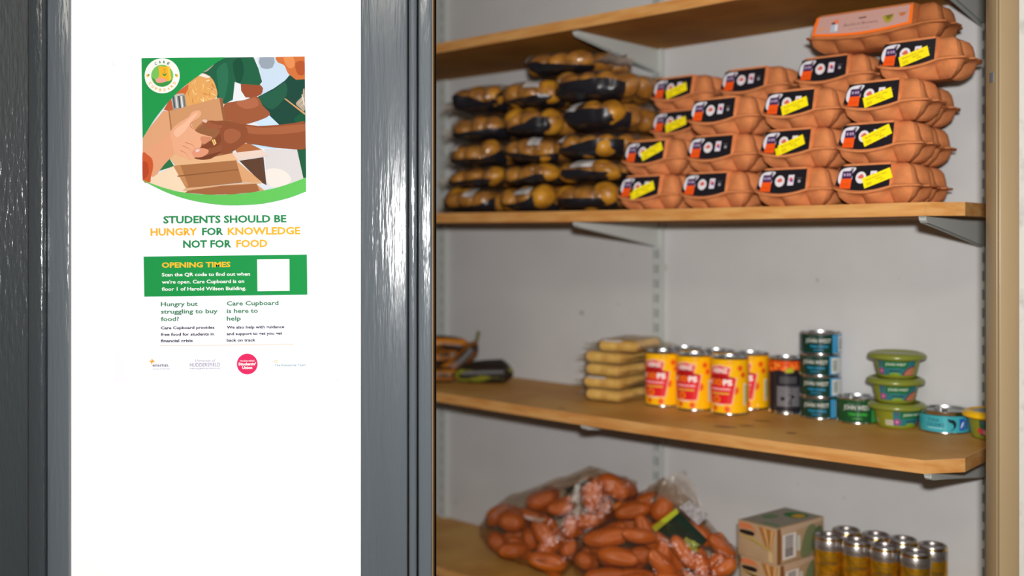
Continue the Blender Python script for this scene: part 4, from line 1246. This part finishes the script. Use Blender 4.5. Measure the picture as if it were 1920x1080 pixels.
for o in PM: bpy.data.objects.remove(o)

# ------------------------------------------------------------------ sweet potato bags
SP1 = [(-0.032,2.434,-0.634,0.067,0.043,45),(-0.002,2.352,-0.626,0.061,0.045,0),(0.063,2.347,-0.577,0.067,0.042,15),(0.104,2.282,-0.579,0.059,0.034,-5),(0.170,2.236,-0.540,0.076,0.050,-80),(0.218,2.232,-0.521,0.073,0.043,-30),(0.072,2.257,-0.628,0.080,0.043,-50),(0.124,2.237,-0.608,0.049,0.037,70),(0.162,2.242,-0.597,0.052,0.037,20),(-0.034,2.368,-0.676,0.049,0.039,-30),(0.001,2.295,-0.673,0.069,0.035,-5),(0.074,2.202,-0.670,0.084,0.039,-15),(0.040,2.328,-0.661,0.045,0.035,-60),(0.120,2.227,-0.650,0.043,0.030,50),(0.190,2.298,-0.580,0.057,0.038,20),(0.041,2.421,-0.634,0.060,0.040,-20),(0.104,2.337,-0.663,0.058,0.038,30),(0.011,2.421,-0.674,0.060,0.036,10),(0.084,2.327,-0.677,0.057,0.035,20)]
SP2 = [(0.242,2.116,-0.543,0.075,0.035,15),(0.296,2.093,-0.534,0.049,0.043,80),(0.187,2.085,-0.586,0.094,0.040,12),(0.244,2.019,-0.565,0.072,0.030,-15),(0.205,2.041,-0.613,0.084,0.036,0),(0.146,2.122,-0.643,0.038,0.035,0),(0.283,1.983,-0.609,0.076,0.035,-45),(0.321,1.962,-0.581,0.072,0.032,-55),(0.350,1.962,-0.605,0.048,0.032,-60),(0.395,1.990,-0.576,0.063,0.030,-35),(0.391,1.952,-0.604,0.051,0.032,35),(0.186,2.072,-0.659,0.085,0.034,0),(0.278,2.150,-0.531,0.056,0.032,20),(0.361,2.021,-0.563,0.055,0.036,-30),(0.283,2.078,-0.584,0.057,0.034,-20),(0.230,2.018,-0.653,0.072,0.033,5),(0.298,1.970,-0.637,0.065,0.032,-10),(0.357,1.942,-0.631,0.064,0.032,10),(0.250,2.189,-0.589,0.066,0.036,0),(0.328,2.132,-0.588,0.064,0.035,10),(0.174,2.178,-0.642,0.060,0.036,20),(0.261,2.111,-0.628,0.064,0.035,10),(0.336,2.071,-0.656,0.062,0.034,0)]
def sweet_mesh(seed):
    bm = bmesh.new(); bmesh.ops.create_icosphere(bm, subdivisions=3, radius=1)
    for v in bm.verts:
        x = v.co.x
        t_ = 1 - .22 * abs(x) ** 1.5
        b_ = .12 * math.sin(seed + x * 1.6)
        t_ = 1 - .10 * x * x; t_ *= max(.02, 1 - x * x) ** -.14
        v.co = Vector((x, v.co.y * t_, v.co.z * t_ + b_)) * (1 + .06 * noise.noise(v.co * 1.6 + Vector((seed * 3, 0, 0))))
    return bm
def sweet_bag(lst, label, extra_pts, seed, basez):
    cx = sum(p[0] for p in lst) / len(lst); cy = sum(p[1] for p in lst) / len(lst)
    base = Vector((cx, cy, basez))
    root = empty('sweet_potato_bag', label, 'bag of sweet potatoes', base, 0, group='clear bags of sweet potatoes')
    ms = [obj('sweet_potato', sweet_mesh(i + seed), SWEET, None, ang=180) for i in range(4)]
    pts = []
    rnd = random.Random(seed)
    for i, (x, y, z, l, w_, a) in enumerate(lst):
        c = ms[i % 4].copy(); C.objects.link(c); c.parent = root
        z_abs = max(CAMH + z, basez + w_ * .5)
        c.location = Vector((x, y, z_abs)) - base
        c.rotation_euler = (0, -R(a), rnd.uniform(-.35, .35))
        c.scale = (l * .50, w_ * .52, w_ * .50)
        ca, sa = math.cos(R(a)), math.sin(R(a))
        for t_ in (-.42, 0, .42):
            q = Vector((x + ca * l * t_, y, z_abs + sa * l * t_)) - base
            for d_ in ((1, 0, 0), (-1, 0, 0), (0, 1, 0), (0, -1, 0), (0, 0, 1), (0, 0, -1), (.6, -.6, .5), (-.6, -.6, .5)):
                qq = q + Vector(d_) * (w_ * .56 + .001); qq.z = max(qq.z, .0012); pts.append(qq)
    for i, (x, y, z, l, w_, a) in enumerate(lst):      # the ones behind, filling the bag
        z_abs = max(CAMH + z - .008 + rnd.uniform(-.012, .004), basez + w_ * .5)
        q_ = (Vector((x, y)) - O).dot(N); dq = min(.048, .272 - w_ * .5 - q_)
        if dq < .012: continue
        c = ms[(i + 2) % 4].copy(); C.objects.link(c); c.parent = root
        c.location = Vector((x + N.x * dq * .35 + rnd.uniform(-.01, .01), y + dq, z_abs)) - base
        c.rotation_euler = (0, -R(a + rnd.uniform(-50, 50)), rnd.uniform(-.6, .6)); c.scale = (l * .52, w_ * .55, w_ * .55)
    for o in ms: bpy.data.objects.remove(o)
    pts += [Vector(p) + Vector((0, 0, CAMH)) - base for p in extra_pts]
    bm = bmesh.new()
    for p in pts: bm.verts.new(p)
    r_ = bmesh.ops.convex_hull(bm, input=bm.verts[:])
    bmesh.ops.delete(bm, geom=list({g for g in list(r_['geom_interior']) + list(r_['geom_unused']) if isinstance(g, bmesh.types.BMVert)}), context='VERTS')
    for _ in range(3):
        bmesh.ops.subdivide_edges(bm, edges=[e for e in bm.edges if e.calc_length() > .018], cuts=1, use_grid_fill=True)
        bmesh.ops.triangulate(bm, faces=bm.faces[:])
    bm.normal_update()
    for v in bm.verts:
        q = v.co * 22 + Vector((seed, 0, 0))
        d_ = .0075 * noise.noise(q) + .0050 * noise.noise(q * 2.7) - .003
        v.co += v.normal * d_
        v.co.z = max(v.co.z, .0012)
    obj('bag_film', bm, FILM2, root, ang=180)
    return root, base
Z4 = CAMH + zt(4, 0)
b1, base1 = sweet_bag(SP1, 'left clear bag of sweet potatoes on the lowest shelf, with a small pinkish tag', [(.262, 2.205, -.505), (.245, 2.24, -.500)], 3, Z4 + .0005)
b2, base2 = sweet_bag(SP2, 'right clear bag of sweet potatoes with dark green label and raised film end', [(.290, 2.10, -.478), (.300, 2.092, -.468), (.322, 2.072, -.478)], 9, Z4 + .0005)
def plate(name, pts, base, m, parent, lift=.004, n_=8, ruffle=.002):
    """small stiff label following four world points (or polygon)"""
    P4 = [Vector(p) + Vector((0, 0, CAMH)) - base for p in pts]
    bm = bmesh.new(); g = []
    for i in range(n_ + 1):
        for j in range(n_ + 1):
            u, v = i / n_, j / n_
            p = (P4[0] * (1 - u) + P4[1] * u) * (1 - v) + (P4[3] * (1 - u) + P4[2] * u) * v
            p = p + Vector((-.14, -1, .1)).normalized() * (lift + ruffle * noise.noise(p * 60))
            g.append(bm.verts.new(p))
    for i in range(n_):
        for j in range(n_):
            a = i * (n_ + 1) + j; bm.faces.new((g[a], g[a + n_ + 1], g[a + n_ + 2], g[a + 1]))
    return obj(name, bm, m, parent, ang=180)
DG = mat('dark_green_bag_print', (22, 44, 34), .4, bump=.3, bscale=50)
YG = mat('yellow_green_lettering', (170, 176, 40), .5)
plate('barcode_label', [(0.319,2.018,-0.509),(0.336,2.003,-0.493),(0.369,1.972,-0.513),(0.350,1.990,-0.536)], base2, mat('grey_white_sticker', (178, 172, 172), .5, noise_amt=.35, nscale=120), b2, .010)
plate('printed_label', [(0.272,2.027,-0.552),(0.312,1.991,-0.508),(0.361,1.948,-0.553),(0.335,1.970,-0.582)], base2, DG, b2, .006)
plate('printed_strip', [(0.268,2.022,-0.548),(0.309,1.987,-0.504),(0.313,1.983,-0.511),(0.274,2.016,-0.556)], base2, YG, b2, .009)
def lettering(parent, base):
    org = Vector((.322, 1.966, -.5665 + CAMH)) - base; ux = Vector((.72, -.62, -.30)).normalized(); uy = Vector((.25, -.1, .96)).normalized()
    nn = ux.cross(uy).normalized()
    for wd_, y_ in (('SWEET', .0085), ('POTATO', 0)):
        pr = Print(3e-5); pr.text(wd_, 0, y_, .030, .0068, (176, 184, 50), bold=.03)
        pr.build('lettering', lambda u, v, l: org + ux * u + uy * v + nn * (l + .006), INK, parent)
lettering(b2, base2)
plate('printed_strip', [(0.113,2.270,-0.534),(0.172,2.212,-0.496),(0.170,2.214,-0.502),(0.122,2.262,-0.542)], base1, DG, b1, .012)
plate('paper_tag', [(0.134,2.228,-0.515),(0.144,2.219,-0.513),(0.137,2.225,-0.553),(0.128,2.233,-0.553)], base1, TAGW, b1, .012)
plate('paper_tag', [(0.026,2.272,-0.591),(0.076,2.227,-0.587),(0.060,2.244,-0.600),(0.032,2.266,-0.597)], base1, mat('pinkish_tag_paper', (190, 160, 150), .6), b1, .012)
# crumpled film end standing up on the right bag
bm = bmesh.new(); g = []
for i in range(13):
    for j in range(9):
        u, v = i / 12, j / 8
        x = .270 + .085 * u + .012 * v; wv_ = math.sin(u * PI) ** .6
        z = -.520 + (.065 * wv_) * v + .004 * noise.noise(Vector((u * 9, v * 5, 1)))
        y = 2.105 - .045 * u - .02 * v + .012 * noise.noise(Vector((u * 8, v * 6, 4))) + .006 * math.sin(u * 30)
        g.append(bm.verts.new(Vector((x, y, z + CAMH)) - base2))
for i in range(12):
    for j in range(8):
        a = i * 9 + j; bm.faces.new((g[a], g[a + 9], g[a + 10], g[a + 1]))
obj('film_end', bm, CRUMP, b2, ang=180)

# ------------------------------------------------------------------ printed cardboard boxes
KRAFT = mat('brown_printed_card', (176, 146, 112), .55, noise_amt=.12, nscale=14)
def card_box(parent):
    Lx, Ly, Hh = .088, .144, .0655
    obj('carton', box(-Lx / 2, Lx / 2, -Ly / 2, Ly / 2, 0, Hh, .0012), KRAFT, parent)
    pr = Print(4e-5)
    x0, x1 = -Lx / 2 + .0015, Lx / 2 - .0015
    pr.blob([(x0 + .002, Hh - .006), (x0 + .012, Hh - .0025), (x0 + .030, Hh - .004), (x0 + .040, Hh - .013), (x0 + .041, Hh - .021), (x0 + .034, Hh - .012), (x0 + .004, Hh - .014)], (192, 112, 70), 3)
    pr.blob([(x0 + .005, Hh - .0165), (x0 + .034, Hh - .0155), (x0 + .034, Hh - .0235), (x0 + .006, Hh - .0230)], (38, 26, 20), 3)
    pr.poly([(x1 - .040, Hh - .002), (x1 - .002, Hh - .004), (x1 - .010, .024), (x1 - .022, .022)], (170, 118, 66))
    for k in range(4): pr.poly([(x1 - .036 + k * .009, Hh - .004), (x1 - .033 + k * .009, Hh - .004), (x1 - .017 + k * .002, .028), (x1 - .019 + k * .002, .028)], (206, 164, 110) if k % 2 else (130, 84, 44))
    pr.poly([(x0, .040), (x0 + .036, .036), (x1 - .018, .024), (x1 - .006, .020), (x1 - .006, .023), (x1 - .022, .028), (x0 + .036, .0385), (x0, .042)], (176, 150, 84))
    pr.poly([(x1 - .016, .003), (x1 - .007, .003), (x1 - .007, .020), (x1 - .016, .022)], (196, 164, 120))
    pr.build('front_print', lambda u, v, l: Vector((u, -Ly / 2 - .0003 - l, v)), INK, parent)
    pr = Print(4e-5)
    y0, y1 = -Ly / 2 + .001, Ly / 2 - .001
    pr.rect(y0, .001, y0 + .012, Hh - .001, (128, 82, 44)); 
    pr.poly([(y0 + .012, Hh - .014), (y1 - .004, Hh - .006), (y1, Hh - .001), (y0 + .010, Hh - .001)], (186, 158, 132))
    pr.blob([(y0 + .070, .004), (y0 + .080, .040), (y0 + .100, .058), (y0 + .118, .050), (y0 + .120, .020), (y0 + .098, .002)], (112, 120, 82), 3)
    pr.blob([(y0 + .102, .014), (y0 + .112, .044), (y0 + .134, .050), (y0 + .138, .020), (y0 + .120, .006)], (84, 98, 66), 3)
    pr.rect(y0 + .016, .006, y0 + .056, Hh - .014, (214, 208, 204))
    for k in range(11): pr.rect(y0 + .023, .0105 + k * .0036, y0 + .047, .0105 + k * .0036 + (.0020 if k > 3 else .0028), (96, 88, 88))
    pr.rect(y0 + .058, .016, y0 + .068, .044, (190, 194, 184))
    pr.build('side_print', lambda u, v, l: Vector((Lx / 2 + .0003 + l, u, v)), INK, parent)
    pr = Print(4e-5)
    pr.rect(-Lx / 2 + .003, y0 + .006, Lx / 2 - .003, y1 - .004, (148, 142, 128))
    pr.blob([(-.010, .020), (.022, .016), (.028, .048), (.006, .058), (-.014, .044)], (54, 118, 66), 3); pr.blob([(.004, .024), (.022, .024), (.022, .046), (.006, .046)], (206, 158, 50), 3)
    pr.blob([(-.030, -.020), (-.010, -.026), (-.006, .002), (-.028, .006)], (106, 134, 98), 3)
    pr.blob([(.002, -.060), (.034, -.058), (.030, -.046), (.002, -.048)], (110, 138, 104), 2)
    pr.build('top_print', lambda u, v, l: Vector((u, v, Hh + .0003 + l)), INK, parent)
bx0 = empty('printed_food_box', 'x', 'box')
card_box(bx0)
for k in range(3):
    p = P(.712, .1975, zt(4, 0) + .0005 + k * .0662); rz = ANG - .15 + (.02 if k == 1 else 0)
    if k == 1: p = p + Vector((.004, 0, 0))
    lb = ('brown printed food box at the base of the stack, below the picture', 'brown printed food box under the top one, beside the sweet potatoes', 'brown printed food box with barcode on top of the stack')[k]
    if k == 0: o = bx0; o.location = p; o.rotation_euler = (0, 0, rz); o['label'] = lb
    else: o = dup(bx0, p, rz, lb)
    o['group'] = 'stack of brown printed boxes'

# ------------------------------------------------------------------ gold cans
gc = empty('drink_can', 'x', 'drink can')
r, h = .0258, .0912
obj('can_body', lathe([(0, .003), (r * .7, .003), (r * .74, 0), (r * .80, .0005), (r, .007), (r, h - .009), (r - .0010, h - .0062), (r - .0014, h - .0052)], 40), GOLD, gc, ang=50)
obj('neck_band', lathe([(r + .0001, h - .0235), (r + .0002, h - .0090), (r - .0007, h - .0068), (r - .0008, h - .0064)], 40), mat('silver_can_print', (168, 162, 160), .3, metal=.85), gc, ang=50)
obj('gold_rim', lathe([(r - .0008, h - .0066), (r + .0000, h - .0054), (r - .0000, h - .0040), (r - .0010, h - .0030)], 40), GOLDR, gc, ang=70)
obj('can_lid', lathe([(r - .0012, h - .0036), (r - .0012, h - .0006), (r - .0018, h), (r - .0026, h - .0008), (r - .0040, h - .0050), (r * .62, h - .0044), (r * .6, h - .0038), (0, h - .0038)], 40), mat('silver_can_lid', (172, 166, 164), .28, metal=.9), gc, ang=50)
bm = bmesh.new(); add_box(bm, -.004, .004, -.010, .008, h - .0037, h - .0022); bmesh.ops.bevel(bm, geom=bm.edges[:], offset=.001, segments=1, affect='EDGES')
obj('pull_tab', bm, TIN, gc)
pr = Print(2e-5)
pr.text('FEVER-TREE', 0, h - .0215, .040, .0065, (84, 76, 80), bold=.02, center=True)
pr.text('INDIAN TONIC', 0, .044, .034, .0046, (120, 84, 20), center=True); pr.rect(-.016, .026, .016, .0268, (226, 190, 90)); pr.rect(-.012, .056, .012, .0568, (226, 190, 90))
pr.build('lettering', on_can(r + .0003), mat('can_ink', (84, 66, 50), .4), gc, cut=.004, smooth=True)
GC = [(.805, .202), (.856, .205), (.907, .2075), (.961, .208), (.812, .259), (.866, .264), (.914, .268), (.967, .267)]
NM = ['leftmost', 'second from left', 'third from left', 'rightmost']
first = True
for lv in (1, 0):
    for i, (s_, q_) in enumerate(GC):
        if lv: lb = 'gold and silver drink can, %s of the %s row on the lowest shelf' % (NM[i % 4], 'front' if i < 4 else 'back')
        else: lb = 'gold drink can in the lower tier, out of sight below'
        p = P(s_, q_, zt(4, 0) + .0005 + lv * .0916)
        if first: o = gc; first = False; o.location = p; o.rotation_euler = (0, 0, facecam(p)); o['label'] = lb
        else: o = dup(gc, p, facecam(p) + .15 * math.sin(i * 2), lb)
        o['group'] = 'gold and silver drink cans' if lv else 'lower tier of drink cans'
